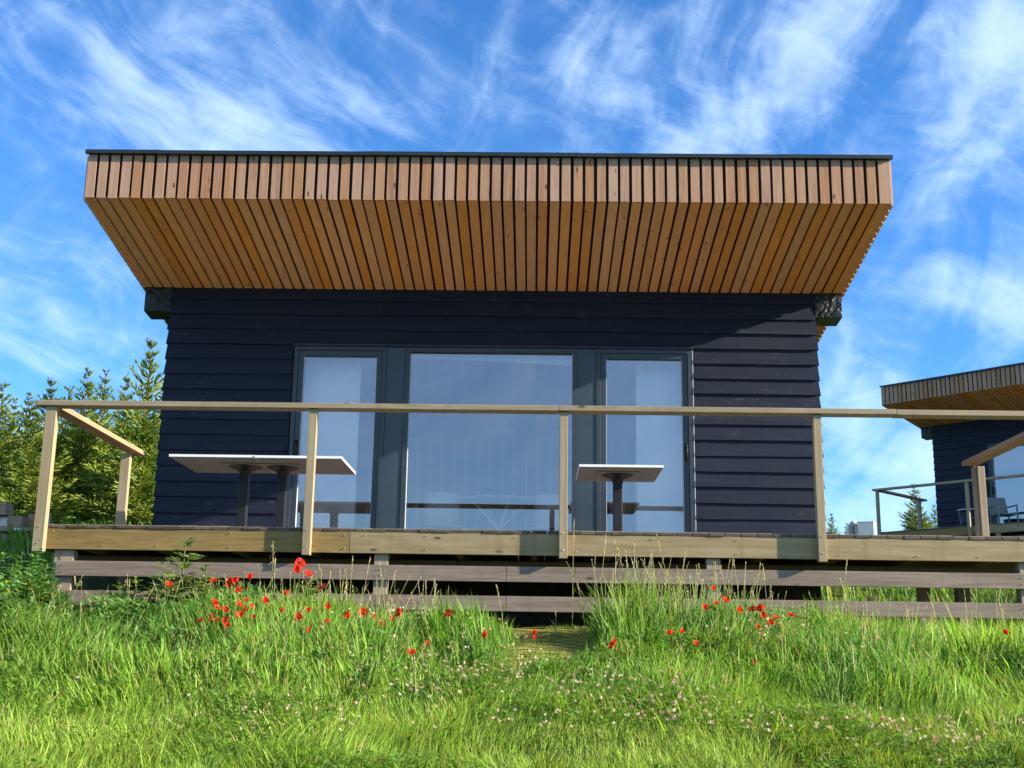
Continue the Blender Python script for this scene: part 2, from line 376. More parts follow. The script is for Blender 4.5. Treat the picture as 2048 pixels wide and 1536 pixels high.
# ---- measured places: poppies (x, y, z, size), stalk tips, weed tips, tree tops
POPPIES= [(-1.586, -3.62, -0.328, 0.08), (-1.601, -3.708, -0.4, 0.072), (-1.504, -3.759, -0.428, 0.072), (-1.358, -3.935, -0.522, 0.056), (-2.148, -3.855, -0.489, 0.053), (-2.014, -3.877, -0.5, 0.06), (-1.972, -3.862, -0.491, 0.046), (-1.938, -3.972, -0.55, 0.045), (-1.896, -3.825, -0.47, 0.05), (-2.446, -3.921, -0.529, 0.053), (-1.582, -4.06, -0.592, 0.045), (-1.843, -4.133, -0.633, 0.038), (-2.047, -4.177, -0.659, 0.054), (-2.016, -4.236, -0.688, 0.044), (-1.879, -4.192, -0.664, 0.051), (-1.718, -4.155, -0.643, 0.048), (-1.783, -4.207, -0.67, 0.03), (-1.946, -4.28, -0.709, 0.044), (-1.815, -4.28, -0.707, 0.044), (-1.824, -4.383, -0.758, 0.059), (-2.01, -4.383, -0.76, 0.046), (-1.958, -4.427, -0.781, 0.039), (-2.061, -4.434, -0.786, 0.043), (-1.898, -4.427, -0.78, 0.043), (-1.868, -4.5, -0.814, 0.036), (-1.73, -4.375, -0.753, 0.026), (-1.551, -4.287, -0.707, 0.037), (-1.432, -4.375, -0.748, 0.046), (-1.38, -4.302, -0.712, 0.037), (-1.278, -4.243, -0.681, 0.05), (-1.217, -4.478, -0.794, 0.046), (-1.33, -4.581, -0.844, 0.035), (-1.119, -4.324, -0.719, 0.043), (-1.103, -4.397, -0.754, 0.04), (-1.01, -4.317, -0.714, 0.06), (-0.933, -4.39, -0.748, 0.033), (-0.868, -4.478, -0.789, 0.042), (-0.81, -4.419, -0.761, 0.043), (-0.769, -4.324, -0.714, 0.057), (-0.441, -4.317, -0.706, 0.05), (-0.624, -4.903, -0.976, 0.058), (-0.54, -4.757, -0.912, 0.028), (-0.176, -4.639, -0.854, 0.045), (0.132, -4.632, -0.846, 0.035), (0.12, -4.698, -0.876, 0.028), (0.619, -4.764, -0.898, 0.059), (0.986, -4.632, -0.834, 0.038), (1.061, -4.617, -0.826, 0.035), (1.132, -4.771, -0.894, 0.04), (1.266, -4.251, -0.649, 0.043), (1.355, -3.965, -0.501, 0.035), (1.352, -4.192, -0.618, 0.034), (1.417, -4.152, -0.597, 0.051), (1.475, -4.273, -0.657, 0.043), (1.584, -4.258, -0.648, 0.053), (1.636, -4.273, -0.655, 0.057), (1.636, -4.353, -0.694, 0.04), (1.652, -4.471, -0.75, 0.045), (1.71, -4.394, -0.713, 0.043), (1.562, -4.541, -0.784, 0.032), (1.819, -4.346, -0.688, 0.053), (1.448, -5.05, -1.006, 0.027), (3.117, -4.629, -0.802, 0.038)]
STALKS= [(-1.244, -3.328, -0.227), (-1.114, -3.309, -0.231), (-1.023, -3.48, -0.29), (-0.689, -3.309, -0.412), (-0.612, -3.47, -0.408), (-0.15, -3.593, -0.454), (0.421, -3.309, 0.095), (0.648, -3.565, -0.052), (0.729, -3.395, -0.081), (0.87, -3.404, -0.106), (0.786, -3.574, -0.161), (0.436, -3.347, -0.374), (0.285, -3.309, -0.639), (1.028, -3.47, -0.04), (1.26, -3.319, -0.122), (1.823, -3.376, -0.246), (2.402, -3.574, -0.212), (1.558, -3.432, -0.383), (1.711, -3.518, -0.442), (1.008, -3.414, -0.323), (1.121, -3.328, -0.3), (1.174, -3.518, -0.329), (-1.801, -3.574, -0.133), (-1.77, -3.612, -0.279), (-1.483, -3.395, -0.3), (-1.246, -3.565, -0.424), (2.895, -3.319, -0.57), (1.848, -3.527, -0.426), (0.577, -3.357, -0.15), (0.923, -3.584, -0.24), (1.322, -3.565, -0.27), (2.377, -3.442, -0.354), (2.495, -3.338, -0.419), (-1.518, -3.565, -0.417), (-1.364, -3.593, -0.453)]
WEEDS= [(-2.523, -3.316, -0.115), (-2.337, -3.357, -0.323), (-2.844, -3.414, -0.416), (-2.953, -3.446, -0.464), (-3.163, -3.349, -0.549), (-2.59, -3.576, -0.323), (-2.168, -3.389, -0.413), (-2.758, -3.332, -0.528), (-3.003, -3.543, -0.581), (-2.513, -3.478, -0.479), (-2.392, -3.462, -0.421), (-1.515, -3.543, -0.397), (-3.918, -3.28, -0.24), (-3.724, -3.555, -0.355), (-3.777, -3.28, -0.23), (-3.585, -3.555, -0.371), (-3.68, -3.215, -0.192), (-3.492, -3.491, -0.328), (-3.545, -3.166, -0.415), (-3.354, -3.458, -0.526), (-3.817, -3.393, -0.473), (-3.645, -3.442, -0.492), (-3.526, -3.409, -0.488), (-3.593, -3.718, -0.599), (-3.67, -3.166, -0.587), (-3.495, -3.215, -0.606)]
TREES= [(-6.3, 7.0, 4.3), (-7.54, 7.6, 3.86), (-7.75, 9.0, 4.14), (-8.24, 7.8, 3.77), (-8.8, 7.2, 3.52), (-9.32, 9.5, 3.79), (-7.87, 10.5, 4.48), (-9.18, 11.0, 4.33), (-10.69, 12.0, 4.23), (-9.89, 8.5, 4.02), (-10.75, 9.0, 4.32), (-7.44, 11.5, 4.57), (-7.78, 6.2, 2.98), (12.15, 26.0, 4.88), (13.39, 28.0, 4.49), (9.49, 26.0, 3.89), (10.23, 27.0, 3.72)]
# ------------------------------------------------------------------ terrain
def sstep(a, b, x):
    t = np.clip((x-a)/(b-a), 0, 1); return t*t*(3-2*t)
_rs = np.random.RandomState(5); _G = _rs.rand(256, 256)
def vnoise(x, y, s):
    x = np.asarray(x, float)*s + 1000.5; y = np.asarray(y, float)*s + 1000.5
    xi = np.floor(x).astype(int); yi = np.floor(y).astype(int); u = x-xi; w = y-yi
    u = u*u*(3-2*u); w = w*w*(3-2*w)
    g = lambda a, b: _G[a % 256, b % 256]
    return (g(xi, yi)*(1-u)+g(xi+1, yi)*u)*(1-w) + (g(xi, yi+1)*(1-u)+g(xi+1, yi+1)*u)*w
def zg(x, y):
    x = np.asarray(x, float); y = np.asarray(y, float)
    sl_ = .18 - .04*sstep(-4, 2, x)
    up_ = np.where(y > -3, sl_*np.minimum(y+3, 22+0*y) + .02*np.clip(y-19, 0, 60), .18*np.maximum(y+3, -13+0*y) - .02*np.clip(-16-y, 0, 100))
    z = -.82 + up_
    inside = sstep(-4.6, -4.0, x)*(1-sstep(4.6, 6.2, x))*sstep(-3.2, -2.4, y)*(1-sstep(5.4, 6.4, y))
    inside = inside*np.where(x > 3.1, (1-sstep(.2, 2.4, y)), 1.)
    z = z*(1-inside) + np.minimum(z, -.80)*inside
    d = np.hypot(x-12.5, y-15.5); z = np.where(d < 9, z*(1-(1-sstep(5, 9, d))) + np.minimum(z, 1.35)*(1-sstep(5, 9, d)), z)
    near = np.exp(-((x/14)**2 + ((y+3)/14)**2))
    return z + near*((vnoise(x, y, .9)-.5)*.09 + (vnoise(x+40, y, 2.6)-.5)*.05)
def ground():
    t = np.linspace(-1, 1, 191)
    xs = np.sign(t)*(np.abs(t)*18 + 600*np.abs(t)**7); ys = np.sign(t)*(np.abs(t)*18 + 600*np.abs(t)**7) - 2
    X, Y = np.meshgrid(xs, ys); Z = zg(X, Y); n = len(t)
    V = np.stack([X.ravel(), Y.ravel(), Z.ravel()], 1)
    i = np.arange(n-1)[:, None]*n + np.arange(n-1)[None]; i = i.ravel()
    Q = np.stack([i, i+1, i+n+1, i+n], 1)
    m, nt = newmat('meadow_soil'); N = NT(nt); tcn = N.n('ShaderNodeTexCoord')
    a = N.noise(tcn.outputs['Object'], 3., 8, .65); b = N.noise(tcn.outputs['Object'], 22., 5, .7)
    c = N.mix(N.remap(a, .35, .65), (.030, .042, .012, 1), (.07, .10, .022, 1)); c = N.mix(N.remap(b, .5, .75), c, (.07, .055, .03, 1))
    N.out(N.principled(c, .95, .1, bump=b, bs=.8, bd=.05))
    me = quick_mesh('ground', V, [], Q, np.ones(3), m); me.polygons.foreach_set('use_smooth', [True]*len(me.polygons))
    o = link('ground', me); o['kind'] = 'structure'
ground()
def path():
    m, nt = newmat('mossy_path'); N = NT(nt); tcn = N.n('ShaderNodeTexCoord')
    a = N.noise(N.mapping(tcn.outputs['Object'], (0, 0, 0), (3, 14, 3)), 1.6, 7, .65); b = N.noise(tcn.outputs['Object'], 40., 4, .7)
    c = N.mix(N.remap(a, .42, .58), (.085, .085, .022, 1), (.36, .33, .08, 1)); c = N.mix(N.remap(b, .48, .62), c, (.09, .13, .022, 1))
    N.out(N.principled(c, .95, .1, bump=N.math('ADD', a, b), bs=.9, bd=.03))
    xs = np.linspace(-.20, .64, 22); ys = np.linspace(-4.75, -2.2, 50); X, Y = np.meshgrid(xs, ys)
    X = .22 + (X-.22)*(.75+.5*vnoise(X*0+3., Y, 3.))+ .06*np.sin(Y*3.1); Z = zg(X, Y) + .012 + .02*vnoise(X, Y, 9.)
    n = len(xs); i = (np.arange(len(ys)-1)[:, None]*n + np.arange(n-1)[None]).ravel()
    o = link('path', quick_mesh('path', np.stack([X.ravel(), Y.ravel(), Z.ravel()], 1), [], np.stack([i, i+1, i+n+1, i+n], 1), np.ones(3), m)); o['kind'] = 'structure'
path()

# ------------------------------------------------------------------ the cabin
XL, XR, WL, WR = -4.127, 3.396, -3.818, 3.089
K = .1505; ZS = 2.8976; OV = 1.875; ZFB = ZS + K*OV; ZFT = 3.612; BACK = 5.4
def soff(y): return ZS - K*y
def siding(mb, p0, d, length, z0, z1, out, seed, lim=None, phase=.4712, e=.16457):
    """lapped boards along direction d from p0; out = outward normal"""
    r = random.Random(seed); k = mb.mi(M['siding']); row = math.floor((z0-phase)/e)
    while phase + row*e < z1 - .004:
        za = max(z0, phase + row*e); zb = min(z1, phase + (row+1)*e + .012); row += 1
        L = length if lim is None else min(length, lim(zb))
        if L < .05: continue
        n = max(2, int(L/.22)); tb = .028; full = zb-za
        base = len(mb.v); ph = r.random()*6
        for i in range(n+1):
            s = L*i/n
            w = .0035*math.sin(s*1.3+ph) + r.uniform(-.0016, .0016); t = tb + .003*math.sin(s*.9+2*ph) + r.uniform(-.0012, .0012)
            for o_, z in ((.001, za-.006+w), (t, za-.006+w), (.006+.018*(1-full/(e+.012)), zb)):
                mb.v.append((p0[0]+d[0]*s+out[0]*o_, p0[1]+d[1]*s+out[1]*o_, z))
        for i in range(n):
            a = base+i*3; b = a+3
            mb.f += [(a, b, b+1, a+1), (a+1, b+1, b+2, a+2)]; mb.m += [k, k]
        mb.f += [(base, base+1, base+2), (base+n*3, base+n*3+2, base+n*3+1)]; mb.m += [k, k]
OX0, OX1, OZ = -2.456, 1.770, 2.262           # the glazed opening
def make_cabin():
    root = thing('cabin', 'large black clapboard cabin with slatted larch roof behind the wooden deck', 'cabin')
    b = MB()
    siding(b, (WL, 0), (1, 0), OX0-.012-WL, 0, OZ+.01, (0, -1), 1)
    siding(b, (OX1+.012, 0), (1, 0), WR-OX1-.012, 0, OZ+.01, (0, -1), 2)
    siding(b, (WL, 0), (1, 0), WR-WL, OZ+.016, ZS+.03, (0, -1), 3)
    for x0, x1, z0, z1 in ((WL+.002, OX0-.014, -.1, ZS-.01), (OX1+.014, WR-.002, -.1, ZS-.01), (OX0-.014, OX1+.014, OZ+.012, ZS-.01)):
        b.box(x0, x1, .002, .14, z0, z1, M['dark'])
    nr_ = random.Random(44)
    for _ in range(22):
        x = nr_.choice([nr_.uniform(WL+.1, OX0-.1), nr_.uniform(OX1+.1, WR-.08)]); z = .4712 + .16457*nr_.randint(-2, 14) + .035
        b.lathe([(.0001, 0), (.0026, 0), (.0026, .003)], (x, -.030, z), M['steel'], 6)
    b.build('front_wall', root)
    for s, x in ((-1, WL), (1, WR)):
        b = MB(); siding(b, (x, .0) , (0, 1), BACK-.3, 0, ZS-.01, (s, 0), 5+s, lim=lambda z: (ZS-z)/K - .02)
        pts = [(x-s*.002, .142, -.1), (x-s*.002, BACK-.3, -.1), (x-s*.002, BACK-.3, soff(BACK-.3)-.012), (x-s*.002, .142, soff(.142)-.012)]
        q = [(p[0]-s*.12, p[1], p[2]) for p in pts]
        h = (pts + q) if s < 0 else (q + pts)
        a = h[:4]; c = h[4:]
        b.hexa([a[0], c[0], c[1], a[1], a[3], c[3], c[2], a[2]], M['dark']); b.build('side_wall', root)
    b = MB(); siding(b, (WR, BACK-.3), (-1, 0), WR-WL, 0, soff(BACK-.3)-.02, (0, 1), 9); b.box(WL, WR, BACK-.42, BACK-.302, -.1, soff(BACK-.3)-.03, M['dark']); b.build('rear_wall', root)
    b = MB(); b.box(WL+.05, WR-.05, .03, BACK-.4, -1.2, -.11, M['plinth']); b.build('plinth', root)
    # roof body, slats and flashings
    r = random.Random(11)
    b = MB(); t0, t1 = .040, ZFT-ZFB-.01
    y0, y1 = -OV+.004, BACK
    b.hexa([(XL+.02, y0, soff(y0)+t0), (XR-.02, y0, soff(y0)+t0), (XR-.02, y1, soff(y1)+t0), (XL+.02, y1, soff(y1)+t0),
            (XL+.02, y0, soff(y0)+t1), (XR-.02, y0, soff(y0)+t1), (XR-.02, y1, soff(y1)+t1), (XL+.02, y1, soff(y1)+t1)], M['dark'])
    roof = b.build('roof', root)
    n = 69; pitch = (XR-XL)/n
    fa, sf = MB(), MB()
    for i in range(n):
        x0 = XL + i*pitch + r.uniform(0, .003); x1 = XL + (i+1)*pitch - .0255 + r.uniform(-.004, .003)
        if i == n-1: x1 = XR
        dz = r.uniform(-.003, .003)
        fa.box(x0, x1, -OV-.020+r.uniform(-.002, .002), -OV, ZFB-.002+dz, ZFT-.004, M['larch'])
        x0 += r.uniform(-.001, .001); x1 += .0045*(i < n-1)
        ye = BACK-.02 if (x0 < WL-.03 or x1 > WR+.03) else .0
        ya = -OV+.002
        sf.hexa([(x0, ya, soff(ya)), (x1, ya, soff(ya)), (x1, ye, soff(ye)), (x0, ye, soff(ye)), (x0, ya, soff(ya)+.027), (x1, ya, soff(ya)+.027), (x1, ye, soff(ye)+.027), (x0, ye, soff(ye)+.027)], M['larch_soffit'])
    fa.build('fascia', root); sf.build('soffit', root)
    for s, x in ((-1, XL), (1, XR)):
        b = MB(); y = -OV
        while y < BACK-.12:
            a, c = y, y+.088
            xa, xb = (x-.018, x+.0) if s < 0 else (x, x+.018)
            za, zc = soff(a)-.012, soff(c)-.012
            b.hexa([(xa, a, za), (xb, a, za), (xb, c, zc), (xa, c, zc), (xa, a, soff(a)+.42), (xb, a, soff(a)+.42), (xb, c, soff(c)+.42), (xa, c, soff(c)+.42)], M['larch_side']); y += .108
        b.build('side_fascia', root)
    fl = MB(); segs = [XL-.02, -3.47, -1.50, .48, 2.35, 3.42]
    for i in range(5):
        z = ZFT - .0035*(i % 2); d = .002*(i % 2)
        fl.box(segs[i], segs[i+1]+.03*(i % 2 == 0 and i < 4), -OV-.058-d, -OV-.021, z, z+.036, M['flash'])
        fl.box(segs[i], segs[i+1], -OV-.021, -OV+.25, z+.026, z+.032, M['flash'])
    fl.build('flashing', roof)
    for x0, x1 in ((-4.106, WL+.0), (WR-.0, 3.374)):
        b = MB(); c = .03 if x0 < 0 else 0.; y0, y1 = -.024, .24; zt = lambda y: soff(y)-.004
        if x0 < 0: x1 -= .002
        else: x0 += .002
        nx, nz = 9, 8; base = len(b.v); rr = random.Random(int(x0*50)); k = b.mi(M['membrane'])
        for j in range(nz+1):
            for i in range(nx+1):
                x = x0+(x1-x0)*i/nx; z = 2.632 + (zt(y0)-2.632)*j/nz
                e = 0 if i in (0, nx) or j in (0, nz) else 1
                b.v.append((x, y0 - e*rr.uniform(-.002, .007), z))
        for j in range(nz):
            for i in range(nx):
                a = base+j*(nx+1)+i; b.f.append((a, a+1, a+nx+2, a+nx+1)); b.m.append(k)
        b.hexa([(x0, y0+.002, 2.632), (x1, y0+.002, 2.632), (x1, y1, 2.610), (x0, y1, 2.610), (x0, y0+.002, zt(y0)), (x1, y0+.002, zt(y0)), (x1, y1, zt(y1)), (x0, y1, zt(y1))], M['membrane'])
        b.build('beam_end', root, smooth=False)
    # glazing
    def ring(b, x0, x1, z0, z1, w, y0, y1, m, wb=None):
        wb = w if wb is None else wb
        b.box(x0, x0+w, y0, y1, z0, z1, m); b.box(x1-w, x1, y0, y1, z0, z1, m)
        b.box(x0+w, x1-w, y0, y1, z1-w, z1, m); b.box(x0+w, x1-w, y0, y1, z0, z0+wb, m)
    def unit(kind, x0, x1, sash, hx=None):
        b = MB()
        if sash:
            ring(b, x0, x1, .03, OZ, .046, -.020, .10, M['alu']); fr = b.build('door', root, bevel=.002)
            b = MB(); ring(b, x0+.048, x1-.048, .078, OZ-.048, .058, -.006, .085, M['alu'], .09); sh = b.build('frame', fr, bevel=.002)
            g = (x0+.104, x1-.104, .165, OZ-.104)
        else:
            ring(b, x0, x1, .03, OZ, .052, -.020, .10, M['alu']); fr = b.build('window', root, bevel=.002); g = (x0+.05, x1-.05, .08, OZ-.05)
        b = MB(); yg = .030
        b.poly([(g[0], yg, g[2]), (g[1], yg, g[2]), (g[1], yg, g[3]), (g[0], yg, g[3])], M['glass'])
        for (xa, xb, za, zb) in ((g[0], g[1], g[2], g[2]+.004), (g[0], g[1], g[3]-.004, g[3]), (g[0], g[0]+.004, g[2], g[3]), (g[1]-.004, g[1], g[2], g[3])):
            b.box(xa, xb, yg+.001, yg+.026, za, zb, M['glass_in'])
        b.build('pane', fr)
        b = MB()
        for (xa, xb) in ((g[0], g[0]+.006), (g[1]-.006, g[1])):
            b = MB(); b.box(xa, xb, .004, yg-.0005, g[2], g[3], M['glint_seal']); b.build('glint_strip', fr)  # added pale strips standing in for sun glints on the frame reveals
        if hx is not None:
            b = MB(); b.box(hx-.016, hx+.016, -.018, -.0075, 1.07, 1.24, M['black_metal']); b.tube([(hx, -.018, 1.20), (hx, -.062, 1.20), (hx, -.066, 1.17), (hx, -.066, 1.08)], .010, M['black_metal'], 8); b.build('handle', fr, smooth=True)
    unit('door', OX0, -1.466, True, OX0+.075); unit('window', -1.268, .560, False); unit('door', .757, OX1, True, OX1-.075)
    for x0, x1 in ((-1.464, -1.270), (.562, .755)):
        b = MB(); b.box(x0, x1, -.012, .09, .03, OZ-.002, M['alu_panel']); b.build('infill_panel', root, bevel=.002)
    b = MB(); b.box(OX1+.004, OX1+.0105, -.021, .0, .05, OZ-.01, M['glint_seal']); b.build('edge_seal', root)
    b = MB(); b.box(OX0-.02, OX1+.02, -.055, .0, OZ+.002, OZ+.012, M['alu']); b.build('drip_flashing', root)
    # inside
    wi = MB(); x0, x1, yb = WL+.15, WR-.15, 4.4
    wi.box(x0, x1, yb, yb+.05, .02, 2.15, M['interior']); wi.box(x0-.05, x0, .2, yb, .02, 2.75, M['interior']); wi.box(x1, x1+.05, .2, yb, .02, 2.75, M['interior'])
    x = x0+.1
    while x < x1: wi.box(x-.02, x+.02, yb-.006, yb-.0005, .03, 2.14, M['batten']); x += .17
    wi.build('interior_wall', root)
    ci = MB(); ya, zb_ = .16, 0; cz = lambda y: soff(y)-.10
    ci.hexa([(x0, ya, cz(ya)-.03), (x1, ya, cz(ya)-.03), (x1, yb, cz(yb)-.03), (x0, yb, cz(yb)-.03), (x0, ya, cz(ya)), (x1, ya, cz(ya)), (x1, yb, cz(yb)), (x0, yb, cz(yb))], M['ceiling_boards'])
    x = x0+.1
    while x < x1:
        ci.hexa([(x-.014, ya, cz(ya)-.036), (x+.014, ya, cz(ya)-.036), (x+.014, yb, cz(yb)-.036), (x-.014, yb, cz(yb)-.036), (x-.014, ya, cz(ya)-.031), (x+.014, ya, cz(ya)-.031), (x+.014, yb, cz(yb)-.031), (x-.014, yb, cz(yb)-.031)], M['batten']); x += .20
    ci.build('ceiling', root)
    fi = MB(); fi.box(x0, x1, .13, yb, -.05, .02, M['floor_in']); fi.build('floor', root)
    return root
cabin = make_cabin()

# ------------------------------------------------------------------ deck and railing
DX0, DX1, RY = -3.80, 4.56, -2.955
def make_deck():
    root = thing('wooden_deck', 'raised timber deck with two skirting boards in front of the large cabin', 'deck')
    r = random.Random(3); b = MB(); x = DX0-.02
    while x < DX1:
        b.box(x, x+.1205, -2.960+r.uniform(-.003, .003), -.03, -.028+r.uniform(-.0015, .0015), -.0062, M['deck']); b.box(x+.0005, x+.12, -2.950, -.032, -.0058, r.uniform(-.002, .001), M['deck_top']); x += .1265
    b.build('deck_boards', root)
    sc_ = random.Random(8)
    for x0, x1, m, ys in ((DX0, -1.3315, M['pine_olive'], 0), (-1.3285, DX1, M['pine_x'], .001)):
        b = MB(); b.box(x0, x1, RY-ys, RY+.045, -.197, -.0305, m)
        x = x0+.12
        while x < x1:
            for z in (-.06, -.165): 
                if sc_.random() < .6: b.lathe([(0.0001, 0), (.006, .0), (.006, .004)], (x, RY-.004, z), M['steel'], 8)
            x += sc_.uniform(.35, .7)
        b.build('rim_board', root, bevel=.003)
    b = MB(); b.box(DX0, DX0+.045, RY+.046, -.05, -.197, -.0305, M['pine_y']); b.build('side_board', root, bevel=.003)
    b = MB(); b.box(DX1-.045, DX1, RY+.046, -.05, -.197, -.0305, M['pine_y']); b.build('side_board', root, bevel=.003)
    for (z0, z1, xl, js) in ((-.404, -.286, -3.64, (-.095,)), (-.631, -.514, -3.53, (-.093,))):
        xs = [xl] + list(js) + [DX1-.1]
        for i in range(len(xs)-1):
            b = MB(); b.box(xs[i]+.0015, xs[i+1]-.0015, RY-.001*i, RY+.028, z0, z1, M['weathered'])
            for x in ([-3.58, -1.08] if i == 0 else [1.52, 3.9]):
                for z in (z0+.035, z1-.035): b.lathe([(0.0001, 0), (.006, .0), (.006, .003)], (x, RY-.005, z), M['steel'], 8)
            b.build('skirting_board', root, bevel=.003)
    for i, x in enumerate((-3.57, -1.08, 1.525, 3.95)):
        for y in ((RY+.03, -1.5, -.4) if i else (RY+.03, -1.5)):
            b = MB(); w = .055
            b.box(x-w, x+w, y, y+.10, float(zg(x, y))-.3, -.199 if y > -2.5 else -.20, M['pine_z'])
            if i == 0 and y < -2.5: b.box(x-w-.046, x-w-.001, y+.004, y+.09, float(zg(x, y))-.3, -.20, M['pine_z'])
            b.build('support_post', root, bevel=.004)
    b = MB(); x = DX0+.3
    while x < DX1-.1: b.box(x, x+.045, RY+.047, -.06, -.19, -.031, M['pine_y']); x += .6
    b.build('joists', root)
    b = MB(); b.box(DX0+.1, DX1-.05, -2.42, -2.33, -.36, -.20, M['under']); b.build('bearer', root)
    return root
deck = make_deck()
RZ0, RZ1 = .942, .986
def post(root, x0, x1, y0, y1, z0, z1):
    b = MB(); b.box(x0, x1, y0, y1, z0, z1, M['pine_z'])
    if z0 < -.1:
        for z in (-.03, -.16): b.lathe([(0.0001, 0), (.007, 0), (.007, .004)], ((x0+x1)/2, y0-.003, z), M['steel'], 8)
    return b.build('post', root, bevel=.004)
def make_railing():
    root = thing('deck_railing', 'long timber railing on bolted posts along the large deck', 'railing')
    for i, (x0, x1) in enumerate(((-3.885, .30), (.303, 2.98), (2.983, 4.62))):
        b = MB(); dz = (.0, .0015, -.002)[i]
        b.box(x0, x1, RY-.090, RY+.052, RZ0+dz, RZ1+dz, M['pine_x']); b.build('handrail', root, bevel=.004)
    for x in (-3.815, -1.692, .315, 2.325): post(root, x, x+(.064 if x > -3 else .086), RY-.068, RY-.003, -.222, RZ0-.003)
    post(root, 4.40, 4.464, RY-.068, RY-.003, -.222, RZ0-.003)
    b = MB(); b.hexa([(-3.87, RY+.054, RZ0), (-3.74, RY+.054, RZ0), (-3.75, -.66, RZ0), (-3.885, -.66, RZ0), (-3.87, RY+.054, RZ1), (-3.74, RY+.054, RZ1), (-3.75, -.66, RZ1), (-3.885, -.66, RZ1)], M['pine_y']); b.build('handrail', root, bevel=.004)
    post(root, -3.935, -3.845, -.83, -.77, -.22, RZ0-.003)
    b = MB(); b.box(4.31, 4.45, -.64-2.27, -.64, RZ0, RZ1, M['pine_y']); b.build('handrail', root, bevel=.004)
    b = MB(); b.box(4.452, 4.522, -.67, -.60, -.22, RZ0-.003, M['pine_z']); b.build('post', root, bevel=.004); b = MB(); b.box(4.425, 4.450, -.64, -.57, -.02, RZ0-.003, M['pine_z']); b.build('post', root, bevel=.004)
    return root
railing = make_railing()

# ------------------------------------------------------------------ tables on the deck
def make_table(label, x0, x1, y0, y1, cx, cy, zt=.745, rz=0.):
    t = thing('cafe_table', label, 'table', (cx, cy, 0), rz, 'cafe tables on the deck')
    x0 -= cx; x1 -= cx; y0 -= cy; y1 -= cy
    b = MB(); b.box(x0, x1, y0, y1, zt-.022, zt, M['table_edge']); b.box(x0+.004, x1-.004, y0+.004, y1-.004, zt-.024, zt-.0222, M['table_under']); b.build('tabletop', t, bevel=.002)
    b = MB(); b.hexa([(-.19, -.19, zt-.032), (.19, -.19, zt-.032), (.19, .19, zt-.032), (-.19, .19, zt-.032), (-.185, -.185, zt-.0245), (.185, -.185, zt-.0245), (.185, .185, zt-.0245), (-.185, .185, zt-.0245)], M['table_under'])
    b.lathe([(.045, -.11), (.06, -.075), (.15, -.036), (.15, -.0325)], (0, 0, zt), M['black_metal'], 20); b.build('mounting_plate', t)
    b = MB(); b.box(-.042, .042, -.042, .042, .028, zt-.05, M['black_metal']); b.build('column', t, bevel=.006)
    b = MB(); b.hexa([(-.24, -.24, 0.001), (.24, -.24, 0.001), (.24, .24, 0.001), (-.24, .24, 0.001), (-.22, -.22, .014), (.22, -.22, .014), (.22, .22, .014), (-.22, .22, .014)], M['black_metal'])
    b.box(-.06, .06, -.06, .06, .0142, .030, M['black_metal']); b.build('base', t, bevel=.003)
    return t
make_table('pale cafe table at the left end, its top reaching over bare black wall', -3.126, -2.366, -1.93, -1.03, -2.548, -1.47, .747)
make_table('pale cafe table pushed against the end table, standing before the left glass door', -2.362, -1.590, -1.935, -1.035, -2.20, -1.46)
make_table('pale cafe table standing alone before the right glass door', .52, 1.281, -1.66, -.79, .892, -1.26)

